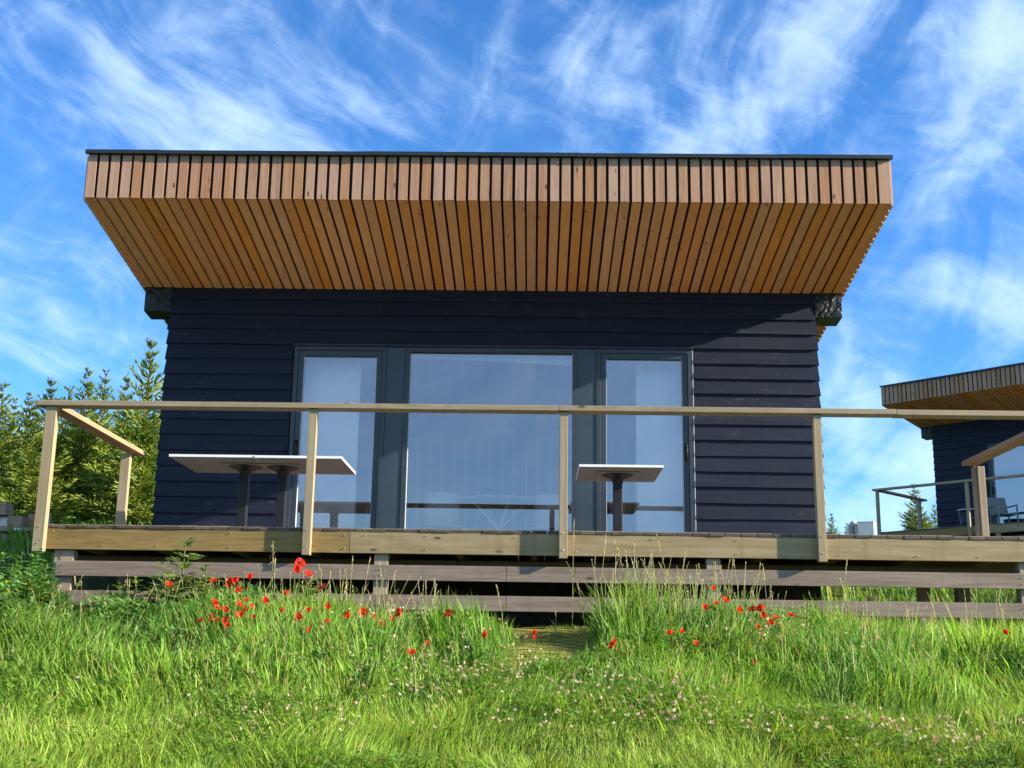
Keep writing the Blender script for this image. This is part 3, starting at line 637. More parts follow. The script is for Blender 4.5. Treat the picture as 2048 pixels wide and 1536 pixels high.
# ------------------------------------------------------------------ things behind the glass
def interior():
    for lab, x0, x1, amp in (('white curtain hanging behind the left glass door', -2.40, -1.78, .012), ('white curtain hanging behind the right glass door', 1.20, 1.72, .012)):
        b = MB(); n = 40; k = b.mi(M['curtain'])
        for i in range(n+1):
            x = x0+(x1-x0)*i/n; y = .30 + .25*amp*math.sin(i*.9)
            for z in (.04, 1.3, 2.45): b.v.append((x, y, z))
        for i in range(n):
            for j in range(2): a = i*3+j; b.f.append((a, a+3, a+4, a+1)); b.m.append(k)
        o = b.build('curtain', smooth=True); tag(o, lab, 'curtain', 'curtains behind the glass doors')
        sm = o.modifiers.new('cloth', 'SOLIDIFY'); sm.thickness = .003
    b = MB(); b.hexa([(-1.24, .16, 2.19), (.54, .16, 2.12), (.54, .20, 2.12), (-1.24, .20, 2.19), (-1.24, .16, 2.27), (.54, .16, 2.27), (.54, .20, 2.27), (-1.24, .20, 2.27)], M['white_paint'])
    tag(b.build('blind_cassette'), 'white roller blind strip along the top of the middle window', 'blind')
    t = thing('dining_table', 'round pale dining table behind the middle window', 'table', (-.28, 1.25, .02))
    b = MB(); b.lathe([(.0001, .74), (.56, .74), (.58, .755), (.56, .77), (.0001, .77)], (0, 0, 0), M['white_paint'], 40); b.build('tabletop', t)
    for a in (.4, 1.97, 3.54, 5.11):
        b = MB(); b.tube([(.42*math.cos(a), .42*math.sin(a), 0), (.03*math.cos(a), .03*math.sin(a), .42), (.30*math.cos(a+3.14), .30*math.sin(a+3.14), .74)], .02, M['white_paint'], 8); b.build('leg', t)
    for x, y, rz, lab in ((-.95, 1.0, .5, 'pale shell chair at the left of the round dining table'), (.35, 1.05, -.5, 'pale shell chair at the right of the round dining table')):
        c = thing('dining_chair', lab, 'chair', (x, y, .02), rz, 'chairs around the dining table')
        b = MB(); b.box(-.22, .22, -.21, .21, .43, .45, M['chair_in']); b.build('seat', c, bevel=.01)
        b = MB(); n = 10; k = b.mi(M['chair_in'])
        for i in range(n+1):
            a = math.pi*(.1+.8*i/n)
            for z, q in ((.452, 0), (.62, .02), (.80, .05)): b.v.append((.23*math.cos(a), -(.20*math.sin(a)+q), z))
        for i in range(n):
            for j in range(2): a = i*3+j; b.f.append((a, a+1, a+4, a+3)); b.m.append(k)
        o = b.build('backrest', c, smooth=True); sm = o.modifiers.new('shell', 'SOLIDIFY'); sm.thickness = .012
        for sx in (-1, 1):
            for sy in (-1, 1):
                b = MB(); b.tube([(sx*.16, sy*.15, .43), (sx*.21, sy*.20, 0)], .012, M['plank_pale'], 8); b.build('leg', c)
    b = MB(); b.lathe([(.0001, 0), (.075, 0), (.085, .05), (.08, .12), (.06, .125), (.0001, .125)], (-.36, 1.2, .79), M['black_metal'], 20); tag(b.build('bowl', smooth=True), 'small dark pot standing on the round dining table', 'pot')
    t = thing('pendant_lamp', 'pendant lamp with a cone shade hanging behind the middle window', 'lamp', (-.28, 1.6, 1.62))
    b = MB(); b.lathe([(.03, .26), (.05, .20), (.16, .05), (.18, .0), (.175, .0), (.155, .05), (.045, .19)], (0, 0, 0), M['grey_cowl'], 28); b.build('lamp_shade', t, smooth=True)
    b = MB(); b.tube([(0, 0, .25), (0, 0, .86)], .004, M['black_metal'], 6); b.build('cord', t)
interior()

# ------------------------------------------------------------------ the neighbouring cabin up the slope
NX, NY, NZ, NA = 12.76, 14.817, 2.10, -.7724
nb = copy_tree(cabin); nb.location = (NX, NY, NZ); nb.rotation_euler = (0, 0, NA)
nb['label'] = 'smaller distant black cabin with slatted roof at the right edge'
nd = copy_tree(deck); nd.location = (NX, NY, NZ); nd.rotation_euler = (0, 0, NA)
nd['label'] = 'distant timber deck in front of the right-hand black cabin'
nr = thing('deck_railing', 'thin timber railing on the distant deck of the right-hand cabin', 'railing', (NX, NY, NZ), NA)
b = MB(); b.box(-3.885, 4.6, RY-.09, RY+.052, RZ0, RZ1, M['pine_x']); b.build('handrail', nr)
for x in (-3.815, -1.692, .315, 2.325, 4.4): post(nr, x, x+.064, RY-.068, RY-.003, -.222, RZ0-.003)
b = MB(); b.box(-3.87, -3.74, RY+.054, -.66, RZ0, RZ1, M['pine_y']); b.build('handrail', nr)
post(nr, -3.935, -3.845, -.83, -.77, -.22, RZ0-.003)
def nloc(x, y, z=0): 
    c, s = math.cos(NA), math.sin(NA); return (NX+c*x-s*y, NY+s*x+c*y, NZ+z)
t = thing('patio_chair', 'grey-green patio chair on the distant deck against the glass', 'chair', nloc(-1.75, -1.0), NA+.9)
b = MB(); b.box(-.23, .23, -.22, .22, .41, .44, M['grey_chair']); b.build('seat', t, bevel=.01)
b = MB(); b.hexa([(-.23, .19, .44), (.23, .19, .44), (.23, .22, .44), (-.23, .22, .44), (-.21, .29, .86), (.21, .29, .86), (.21, .32, .86), (-.21, .32, .86)], M['grey_chair']); b.build('backrest', t, bevel=.01)
for sx in (-1, 1):
    b = MB(); b.box(sx*.23-.025, sx*.23+.025, -.20, .24, .62, .645, M['grey_chair']); b.build('armrest', t, bevel=.008)
    for sy in (-1, 1):
        b = MB(); b.tube([(sx*.23, sy*.20, 0), (sx*.22, sy*.19, .62 if sy < 0 else .44)], .02, M['grey_chair'], 8); b.build('leg', t)
t = thing('planter_tub', 'dark tub with a pale rim standing on the distant deck', 'planter', nloc(-2.45, -1.2))
b = MB(); b.lathe([(.0001, .01), (.20, .01), (.26, .55), (.0001, .56)], (0, 0, 0), M['black_metal'], 24); b.build('body', t, smooth=True)
b = MB(); b.lathe([(.255, .55), (.275, .55), (.275, .58), (.255, .58), (.255, .55)], (0, 0, 0), M['grey_cowl'], 24); b.build('rim', t)

# ------------------------------------------------------------------ white equipment box behind the deck
ex, ey = 5.49, 7.5; ez = float(zg(ex, ey))
t = thing('equipment_box', 'white metal equipment box with rounded grey cowl beyond the deck', 'equipment box', (ex, ey, ez), -.35)
top = 1.345-ez
b = MB(); b.box(-.06, .20, -.18, .18, 0, top, M['white_paint']); b.box(-.07, .21, -.19, .19, top, top+.014, M['white_paint']); b.build('housing', t, bevel=.008)
b = MB(); b.box(-.11, -.062, -.17, .17, 0, top-.02, M['grey_cowl']); b.build('side_panel', t, bevel=.004)
b = MB()
b.tube([(-.17, 0, .02), (-.17, 0, top-.10), (-.165, 0, top-.05), (-.14, 0, top-.02), (-.09, 0, top-.01)], [.055, .055, .065, .07, .07], M['grey_cowl'], 14); b.build('cowl', t, smooth=True)

# ------------------------------------------------------------------ planks stacked beside the spruces (far left)
pr = random.Random(4)
PL = [(-7.75, 4.5, .0, .60, .10, .11, 'lowest grey plank of the pile beside the spruces'), (-7.55, 4.35, .12, .9, .16, .05, 'long brown plank lying on the pile beside the spruces'),
      (-7.80, 4.5, .18, .8, .22, .16, 'thick brown beam in the plank pile beside the spruces'), (-7.85, 4.42, .35, .5, .2, .17, 'orange block topmost on the plank pile beside the spruces'),
      (-7.25, 4.62, .10, .34, .03, .30, 'weathered panel leaning at the right of the plank pile')]
for i, (x, y, h, L, d, th, lab) in enumerate(PL):
    b = MB(); b.box(-L/2, L/2, -d/2, d/2, 0, th, M['plank']); b.box(L*.12, L*.24, -d/2-.003, -d/2-.001, th*.15, th*.85, M['plank_pale'])
    o = b.build('plank', bevel=.004); o.location = (x+.35, y, .58+h+.0); o.rotation_euler = (0, 0, pr.uniform(-.12, .12)); tag(o, lab, 'plank', 'planks piled beside the spruces')

# ------------------------------------------------------------------ spruces
def spruce_meshes(seed, h, R):
    r = np.random.RandomState(seed)
    mb = MB(); n = 9
    mb.tube([(.02*math.sin(i), .02*math.cos(i*1.7), h*.985*i/n-.25*(i == 0)) for i in range(n+1)], [max(.006, .055*h/3.5*(1-i/n)**.9) for i in range(n+1)], M['bark'], 8)
    V, T, Q = [], [], []
    def strip(p, d, L, w, tone):
        d = d/np.linalg.norm(d); u = np.cross(d, [0, 0, 1.]); u /= np.linalg.norm(u)+1e-6; q = np.cross(u, d)
        for a in (r.uniform(0, .6), r.uniform(1.2, 1.9)):
            s = (u*math.cos(a) + q*math.sin(a))*w; i = len(V)
            V.extend([p, p+d*L*.45+s, p+d*L, p+d*L*.45-s]); Q.append((i, i+1, i+2, i+3)); T.extend([tone]*4)
    z = .18
    while z < h*.985:
        t = z/h; env = R*(1-t)**.95 * (1.0 if t > .12 else .75+.25*t/.12) + .03
        nb_ = 8 if t < .55 else 5; a0 = r.uniform(0, 6.28)
        for k in range(nb_):
            a = a0 + 6.283*k/nb_ + r.uniform(-.35, .35); L = env*r.uniform(.5, 1.25)
            if r.rand() < .06: L *= 1.25
            lift = .15+.75*t + r.uniform(-.1, .15)
            nseg = max(2, int(L/.075)); p = np.array([.02*math.cos(a), .02*math.sin(a), z + r.uniform(-.06, .06)])
            g = r.uniform(.75, 1.15)
            for s in range(nseg):
                f = s/nseg; el_ = lift - .75*(1-t)*(1-f)*f*1.6 + .30*f*f
                d = np.array([math.cos(a)*math.cos(el_), math.sin(a)*math.cos(el_), math.sin(el_)]); st = L/nseg
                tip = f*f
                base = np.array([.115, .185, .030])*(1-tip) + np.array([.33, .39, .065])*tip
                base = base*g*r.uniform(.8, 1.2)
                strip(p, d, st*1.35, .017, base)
                if s > 0 or L < .4:
                    for sd in (-1, 1):
                        if r.rand() < .93:
                            ll = (.05+.40*L*(1-f)**.8*r.uniform(.6, 1.1)); b_ = a + sd*r.uniform(.6, 1.05)
                            e2 = el_ + r.uniform(-.25, .2); d2 = np.array([math.cos(b_)*math.cos(e2), math.sin(b_)*math.cos(e2), math.sin(e2)])
                            m_ = max(1, int(ll/.085))
                            for j in range(m_):
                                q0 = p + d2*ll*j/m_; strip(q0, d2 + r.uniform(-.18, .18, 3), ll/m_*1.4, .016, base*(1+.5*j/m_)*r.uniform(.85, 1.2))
                p = p + d*st
        z += (.11+.07*(t > .55)+.03*(t > .8))*(.85+.3*r.rand())
    for s in range(5):                                        # the leader
        strip(np.array([0, 0, h*(.93+.014*s)]), np.array([.0, .0, 1.]) + r.uniform(-.5, .5, 3), .07, .009, np.array([.10, .13, .03]))
    return mb.mesh('trunk'), quick_mesh('crown', np.array(V), [], np.array(Q), np.array(T), M['needle']), h
SPR = [spruce_meshes(31, 3.4, 1.15), spruce_meshes(32, 3.0, 1.05), spruce_meshes(33, 3.7, 1.30)]
TREE_LABELS = ['tallest spruce, tight against the left wall of the large cabin', 'spruce with a thin spire rising behind the left railing corner', 'spruce crowded between the thin-spired tree and the tallest one',
    'spruce standing directly above the left end of the handrail', 'spruce at the left picture edge with a bare twiggy top', 'spruce in the second row, between the two leftmost trees', 'spruce in the second row, left of the tallest spruce',
    'spruce in the back row behind the handrail corner', 'spruce in the back row at the far left', 'spruce half cut off by the left picture edge', 'spruce beyond the left edge of the grove', 'spruce in the back row hidden by the tallest spruce', 'low bushy spruce in front of the grove, behind the corner post',
    'largest of the young spruces between the two cabins, behind the distant railing', 'narrow young spruce tight against the distant cabin wall', 'young spruce just right of the large cabin, beside the white box', 'smallest young spruce tip, left of the white equipment box']
tr_ = random.Random(77)
for i, (x, y, zt) in enumerate(TREES):
    z0 = float(zg(x, y)); me_t, me_c, h0 = SPR[i % 3]; H = zt - z0
    if i >= 13: me_t, me_c, h0 = SPR[1]
    t = thing('spruce_tree', TREE_LABELS[i], 'spruce', (x, y, z0), tr_.uniform(0, 6.28), 'spruces left of the large cabin' if i < 13 else 'young spruces between the cabins')
    s = H/h0; w = s if i < 13 else s*1.05; t.scale = (max(w, .85) if i < 13 else w, max(w, .85) if i < 13 else w, s)
    link('trunk', me_t, t); link('crown', me_c, t)

# ------------------------------------------------------------------ grass
rg = np.random.RandomState(12)
def pathmask(x, y): return np.exp(-((x-.22-.06*np.sin(y*3.1))/.33)**4)*sstep(-4.8, -4.3, y)
def blades(N, x0, x1, y0, y1, hfun, wid, segs, tones, dens=None, lean=(.25, .75), tipdry=.0, dirbias=(0, 0)):
    x = rg.uniform(x0, x1, N); y = rg.uniform(y0, y1, N)
    keep = np.ones(N, bool)
    if dens is not None: keep = rg.rand(N) < dens(x, y)
    x = x[keep]; y = y[keep]; N = len(x); z = zg(x, y)-.01
    h = hfun(x, y)*rg.uniform(.55, 1.25, N)
    a = 14.*vnoise(x+5, y+3, 1.9) + rg.normal(0, .9, N); ln = rg.uniform(*lean, N)
    lx = np.cos(a)*ln + dirbias[0]; ly = np.sin(a)*ln + dirbias[1]
    b = rg.uniform(0, np.pi, N); wx = np.cos(b); wy = np.sin(b); w = wid*rg.uniform(.6, 1.4, N)*np.clip(h/.2, .6, 1.5)
    tone = tones(x, y, N)
    P = []; W = []
    for k in range(segs+1):
        f = k/segs; off = f**1.8
        zz = z + h*(f - .35*np.hypot(lx, ly)*f*f*.8)
        P.append(np.stack([x+lx*h*off*.8, y+ly*h*off*.8, zz], 1)); W.append(w*(1-f)**.7*(.75+.5*f if f < .5 else 1.))
    nv = 2*segs+1; V = np.empty((N, nv, 3)); T = np.empty((N, nv, 3))
    wd = np.stack([wx, wy, np.zeros(N)], 1)
    for k in range(segs):
        V[:, 2*k] = P[k]-wd*W[k][:, None]; V[:, 2*k+1] = P[k]+wd*W[k][:, None]
        T[:, 2*k] = T[:, 2*k+1] = tone
    V[:, -1] = P[segs]; T[:, -1] = tone
    base = np.arange(N)[:, None]*nv
    q = np.concatenate([base+np.array([[2*k, 2*k+1, 2*k+3, 2*k+2]]) for k in range(segs-1)], 0) if segs > 1 else np.zeros((0, 4), int)
    t = base+np.array([[2*segs-2, 2*segs-1, 2*segs]])
    return V.reshape(-1, 3), t, q, T.reshape(-1, 3)
def merge(parts):
    V, T, Q, C = [], [], [], []; o = 0
    for v, t, q, c in parts:
        V.append(v); T.append(t+o); Q.append(q+o); C.append(c); o += len(v)
    return np.concatenate(V), np.concatenate(T), np.concatenate(Q), np.concatenate(C)
def hbase(y): return np.interp(y, [-8, -6.9, -6.0, -5.2, -4.4, -3.6, -3.0], [.075, .08, .10, .16, .23, .22, .18])
def hf(x, y):
    h = hbase(y)*(.55+.9*vnoise(x, y, 1.6))
    h = h + .30*np.exp(-((x-.95)/.42)**2-((y+3.5)/.35)**2) + .06*np.exp(-((x+1.6)/1.0)**2-((y+3.5)/.4)**2) + .10*np.exp(-((x-2.3)/.35)**2-((y+3.3)/.3)**2)
    return h*(1-.75*pathmask(x, y))
def tones(x, y, N):
    m = vnoise(x+9, y, 1.3); d = vnoise(x-30, y+7, .55)
    g = np.array([.095, .245, .036])*(1-m)[:, None] + np.array([.215, .375, .048])*m[:, None]
    low = sstep(-4.6, -6.4, y)[:, None]*.55
    g = g*(1-low) + np.array([.31, .44, .058])*low
    g = g*(.72+.55*d)[:, None]
    g = g*rg.uniform(.5, 1.4, N)[:, None]
    dry = (rg.rand(N) < .05+.07*(d > .62))[:, None]
    return np.where(dry, np.array([.42, .37, .15])*rg.uniform(.7, 1.1, N)[:, None], g)
nopath = lambda x, y: np.clip(1-1.05*pathmask(x, y), 0.02, 1)*np.where(y > -2.95, .12, 1)
parts = [blades(9000, -4.2, 4.2, -7.4, -4.8, lambda x, y: .13+.07*vnoise(x, y, 1.5), .0065, 3, tones, lambda x, y: nopath(x, y)*(vnoise(x+7, y, 1.7) > .5), lean=(.3, 1.0)),
         blades(105000, -5.2, 5.2, -7.6, -2.9, lambda x, y: hf(x, y)*1.15, .0052, 3, tones, lambda x, y: nopath(x, y)*np.clip(.45+1.1*vnoise(x, y, 3.1), 0, 1)),
         blades(85000, -4.2, 4.2, -7.4, -4.6, lambda x, y: .06+.08*vnoise(x, y, 2.6), .0052, 2, tones, lambda x, y: nopath(x, y)*np.clip(.3+1.3*vnoise(x+3, y, 2.8), 0, 1), lean=(.2, .9)),
         blades(22000, -4.6, 5.0, -5.4, -3.0, lambda x, y: hf(x, y)*1.35, .0062, 4, tones, lambda x, y: nopath(x, y)*(vnoise(x, y, 2.2) > .45), lean=(.1, .6)),
         blades(9000, -.4, .9, -5.0, -2.6, lambda x, y: .03+.06*vnoise(x, y, 4.)**2, .0035, 2, tones, lambda x, y: pathmask(x, y)*(vnoise(x, y, 4.) > .45)),
         blades(50000, -12, 14, -9.5, -2.5, lambda x, y: .18+0*x, .006, 2, tones, lambda x, y: ((np.abs(x) > 5.0) | (y < -7.4))*1.),
         blades(40000, -16, 16, 1.0, 22, lambda x, y: .28+.2*vnoise(x, y, .6), .010, 2, tones, lambda x, y: ((x < -4.4) | (x > 3.4) | (y > 6))*np.where(np.hypot(x-12.5, y-15) < 6, .0, 1.)),
         blades(9000, 3.2, 7.5, -2.6, 6, lambda x, y: .22+0*x, .005, 3, tones)]
V, T_, Q_, C_ = merge(parts)
o = link('meadow_grass', quick_mesh('meadow_grass', V, T_, Q_, C_, M['leaf'])); tag(o, 'sunlit green meadow grass growing up the bank to the deck', 'grass', kind='stuff')

# clover: leaflets low in the turf, and the small white flower heads
def clover():
    V, Q, T = [], [], []
    N = 26000; x = rg.uniform(-4.4, 4.4, N); y = rg.uniform(-7.4, -4.0, N)
    k = (vnoise(x+3, y-8, 1.4) > .45) & (pathmask(x, y) < .3); x = x[k]; y = y[k]; z = zg(x, y)
    for a, b, c in zip(x, y, z):
        hh = hbase(b)*rg.uniform(.3, .75)+.02; p = np.array([a, b, c+hh]); r0 = rg.uniform(0, 6.28); s = rg.uniform(.011, .019); tl = rg.uniform(-.5, .5, 2)
        tone = np.array([.13, .27, .035])*rg.uniform(.7, 1.4)
        for j in range(3):
            d = np.array([math.cos(r0+2.09*j), math.sin(r0+2.09*j), 0]); n_ = np.array([-d[1], d[0], 0])
            d = d + np.array([0, 0, d[0]*tl[0]+d[1]*tl[1]]); i = len(V)
            V.extend([p, p+d*s+n_*s*.75, p+d*s*1.8, p+d*s-n_*s*.75]); Q.append((i, i+1, i+2, i+3)); T.extend([tone]*4)
    o = link('clover_leaves', quick_mesh('clover_leaves', np.array(V), [], np.array(Q), np.array(T), M['leaf'])); tag(o, 'low clover leaves spread through the short turf', 'clover', kind='stuff')
clover()
def head_cluster(V, F, T, p, s, tone):
    n = 9
    for j in range(n):
        d = rg.normal(size=3); d[2] = abs(d[2])*.9+.1; d /= np.linalg.norm(d)
        u = np.cross(d, [.3, .2, .9]); u /= np.linalg.norm(u); i = len(V)
        V.extend([p, p+d*s*.75+u*s*.30, p+d*s*1.1, p+d*s*.75-u*s*.30]); F.append((i, i+1, i+2, i+3)); T.extend([tone*rg.uniform(.75, 1.1)]*4)
def clover_heads():
    V, F, T = [], [], []; n = 0
    cl = [(-.55, -4.9, .7, .5, 60), (-.1, -5.6, .9, .35, 80), (.75, -5.7, .5, .35, 30), (1.9, -6.3, .45, .22, 60), (.95, -6.25, .3, .2, 22), (2.4, -6.5, .4, .2, 30), (-1.2, -6.1, .5, .3, 26), (1.7, -4.2, .35, .3, 24), (2.3, -4.4, .4, .3, 20), (-2.9, -5.4, .4, .4, 10), (-.3, -5.1, 1.3, .6, 40), (-.9, -3.9, .35, .25, 34), (1.75, -3.75, .25, .2, 30), (.3, -6.4, .8, .2, 30)]
    for cx, cy, sx, sy, m_ in cl:
        for _ in range(int(m_*1.4)):
            x = rg.normal(cx, sx*.6); y = min(rg.normal(cy, sy*.6), -3.3); z = float(zg(x, y)) + float(hbase(y))*rg.uniform(.75, 1.25)+.02
            tone = np.array([.62, .54, .46]) if rg.rand() < .7 else np.array([.50, .34, .30])
            if cy > -4: tone = np.array([.66, .66, .60])
            head_cluster(V, F, T, np.array([x, y, z]), rg.uniform(.012, .019), tone)
            i = len(V); q = np.array([.0012, 0, 0]); b_ = np.array([x+rg.uniform(-.02, .02), y, float(zg(x, y))]); p = np.array([x, y, z])
            V.extend([b_-q, b_+q, p+q, p-q]); F.append((i, i+1, i+2, i+3)); T.extend([np.array([.10, .17, .04])]*4)
    o = link('clover_flowers', quick_mesh('clover_flowers', np.array(V), [], np.array(F), np.array(T), M['straw'])); tag(o, 'scattered white and pinkish clover flower heads in the turf', 'clover flowers', kind='stuff')
clover_heads()

def seeding():
    V, F, T = [], [], []
    zones = ((-2.6, -.5, -3.9, -3.2, 110, .30, .52), (.5, 1.7, -3.9, -3.2, 130, .40, .68), (1.6, 4.2, -4.0, -3.2, 90, .25, .46), (-4.4, -2.4, -4.8, -3.4, 70, .3, .5), (-3.5, 3.5, -5.6, -4.0, 90, .18, .34))
    for x0, x1, y0, y1, n, ha, hb in zones:
        for _ in range(n):
            x, y = rg.uniform(x0, x1), rg.uniform(y0, y1)
            if pathmask(x, y) > .3: continue
            H = rg.uniform(ha, hb); b = np.array([x, y, float(zg(x, y))]); l = rg.normal(0, .16, 2)*H; tone = np.array([.30, .34, .12])*rg.uniform(.7, 1.2)
            P = [b+np.array([l[0]*f**1.8, l[1]*f**1.8, H*f]) for f in (0, .35, .7, 1.)]; w = np.array([.0013, .0004, 0])
            for j in range(3):
                i = len(V); V.extend([P[j]-w, P[j]+w, P[j+1]+w, P[j+1]-w]); F.append((i, i+1, i+2, i+3)); T.extend([tone]*4)
            d = P[3]-P[2]; d /= np.linalg.norm(d)
            for k in range(10):
                p = P[3]-d*.055*k/10*1.3; a = rg.uniform(0, 6.28); u = np.array([math.cos(a), math.sin(a), .3])*.0042; i = len(V)
                V.extend([p, p+u+d*.004, p+d*.016+u*.4, p+d*.008-u*.3]); F.append((i, i+1, i+2, i+3)); T.extend([np.array([.42, .36, .20])*rg.uniform(.7, 1.2)]*4)
    o = link('seeding_grass', quick_mesh('seeding_grass', np.array(V), [], np.array(F), np.array(T), M['straw'])); tag(o, 'fine seeding grass stems rising out of the meadow', 'seeding grass', kind='stuff')
seeding()

# ------------------------------------------------------------------ poppies
def ribbon_tube(pts, r0, tone, n=4):
    V, Q = [], []
    pts = [np.array(p, float) for p in pts]
    for j, p in enumerate(pts):
        for a in range(n):
            t = 2*math.pi*a/n; V.append(p+np.array([math.cos(t), math.sin(t), 0])*(r0[j] if hasattr(r0, '__len__') else r0))
    for j in range(len(pts)-1):
        for a in range(n):
            b_ = (a+1) % n; Q.append((j*n+a, j*n+b_, (j+1)*n+b_, (j+1)*n+a))
    return V, Q, [tone]*len(V)
def poppy_flower(seed, openness):
    """unit flower, diameter about 1, opening along +z"""
    r = np.random.RandomState(seed); V, Q, T = [], [], []
    for j in range(4):
        a0 = j*math.pi/2 + r.uniform(-.12, .12); sc = 1.0 if j % 2 else .9; nu, nv = 7, 6; i0 = len(V)
        red = np.array([.62, .028, .010])*r.uniform(.8, 1.15)
        for v in range(nv+1):
            f = v/nv
            for u in range(nu+1):
                g = u/nu*2-1; wdt = .95*math.sin(min(1, f*1.15)*1.5708)**.8
                a = a0 + g*wdt; rad = .5*sc*f*(1-.12*g*g)
                up_ = openness*(f**1.4)*.55 + .05*math.sin(g*5+seed+j)*f + r.uniform(-.025, .025)*f - .10*(1-openness)*f*f
                rr = rad*(1-.45*openness*f*.6)
                V.append((rr*math.cos(a), rr*math.sin(a), up_+.012*(j % 2)))
                T.append(red*(.42 if f < .2 else 1.)*(1+.25*(f > .8)))
        for v in range(nv):
            for u in range(nu):
                k = i0+v*(nu+1)+u; Q.append((k, k+1, k+nu+2, k+nu+1))
    me = quick_mesh('petals', np.array(V), [], np.array(Q), np.array(T), M['petal']); me.polygons.foreach_set('use_smooth', [True]*len(me.polygons))
    mb = MB(); mb.lathe([(.0001, .16), (.07, .15), (.085, .10), (.05, .0), (.0001, -.03)], (0, 0, 0), M['black_metal'], 8)
    return me, mb.mesh('flower_centre')
PF = [poppy_flower(i, o_) for i, o_ in enumerate((.25, .5, .75, .95, .4, .65))]
ORD = ['first', 'second', 'third', 'fourth', 'fifth', 'sixth', 'seventh', 'eighth', 'ninth', 'tenth', 'eleventh', 'twelfth', 'thirteenth', 'fourteenth', 'fifteenth', 'sixteenth', 'seventeenth', 'eighteenth', 'nineteenth', 'twentieth', 'twenty-first', 'twenty-second', 'twenty-third', 'twenty-fourth']
def pop_region(x, z):
    if x < -.55:
        if z > -.42: return 'scarlet poppy, %s from left of those highest before the upper left board'
        if z > -.56: return 'red poppy, %s from left of those between the two left boards'
        if x < -1.9 and z > -.68: return 'orange poppy, %s from left of the dense left patch before the lower board'
        if z > -.68: return 'small orange poppy, %s from left of those right of the dense left patch'
        return 'low orange poppy, %s from left of those deepest in the left grass'
    if x < .95: return 'pale red poppy, %s from left of those around the trodden path'
    if z > -.585: return 'scarlet poppy, %s from left of those before the right-hand boards'
    return 'low red poppy, %s from left of those deep in the right-hand grass'
cnt = {}; rp = random.Random(21); order = sorted(range(len(POPPIES)), key=lambda i: POPPIES[i][0])
for i in order:
    x, y, z, d = POPPIES[i]; k = pop_region(x, z); cnt[k] = cnt.get(k, 0)+1
    lab = k % ORD[cnt[k]-1]
    t = thing('poppy', lab, 'poppy', (x, y, float(zg(x, y))-.02), 0, 'poppies in the meadow')
    H = z - t.location.z; bx, by = rp.uniform(-.06, .06), rp.uniform(-.05, .05)
    pts = [(bx, by, 0), (bx*.7, by*.7, H*.35), (bx*.15, by*.15, H*.75), (0, 0, H-.15*d)]
    v, q, tn = ribbon_tube(pts, [.0022, .002, .0018, .0016], np.array([.12, .17, .05]))
    link('stem', quick_mesh('stem', np.array(v), [], np.array(q), np.array(tn), M['straw']), t)
    pm, cm = PF[rp.randrange(6)]
    tilt = rp.uniform(.35, 1.25); azm = rp.uniform(-2.6, -.5)
    fl = link('petals', pm, t); fl.location = (0, 0, H-.12*d); k_ = 1.15 if d > .07 else 1.4; fl.scale = (d*k_, d*k_, d*k_)
    fl.rotation_euler = (Vector((math.cos(azm)*math.sin(tilt), math.sin(azm)*math.sin(tilt), math.cos(tilt)))).to_track_quat('Z', 'Y').to_euler()
    c = link('flower_centre', cm, fl)

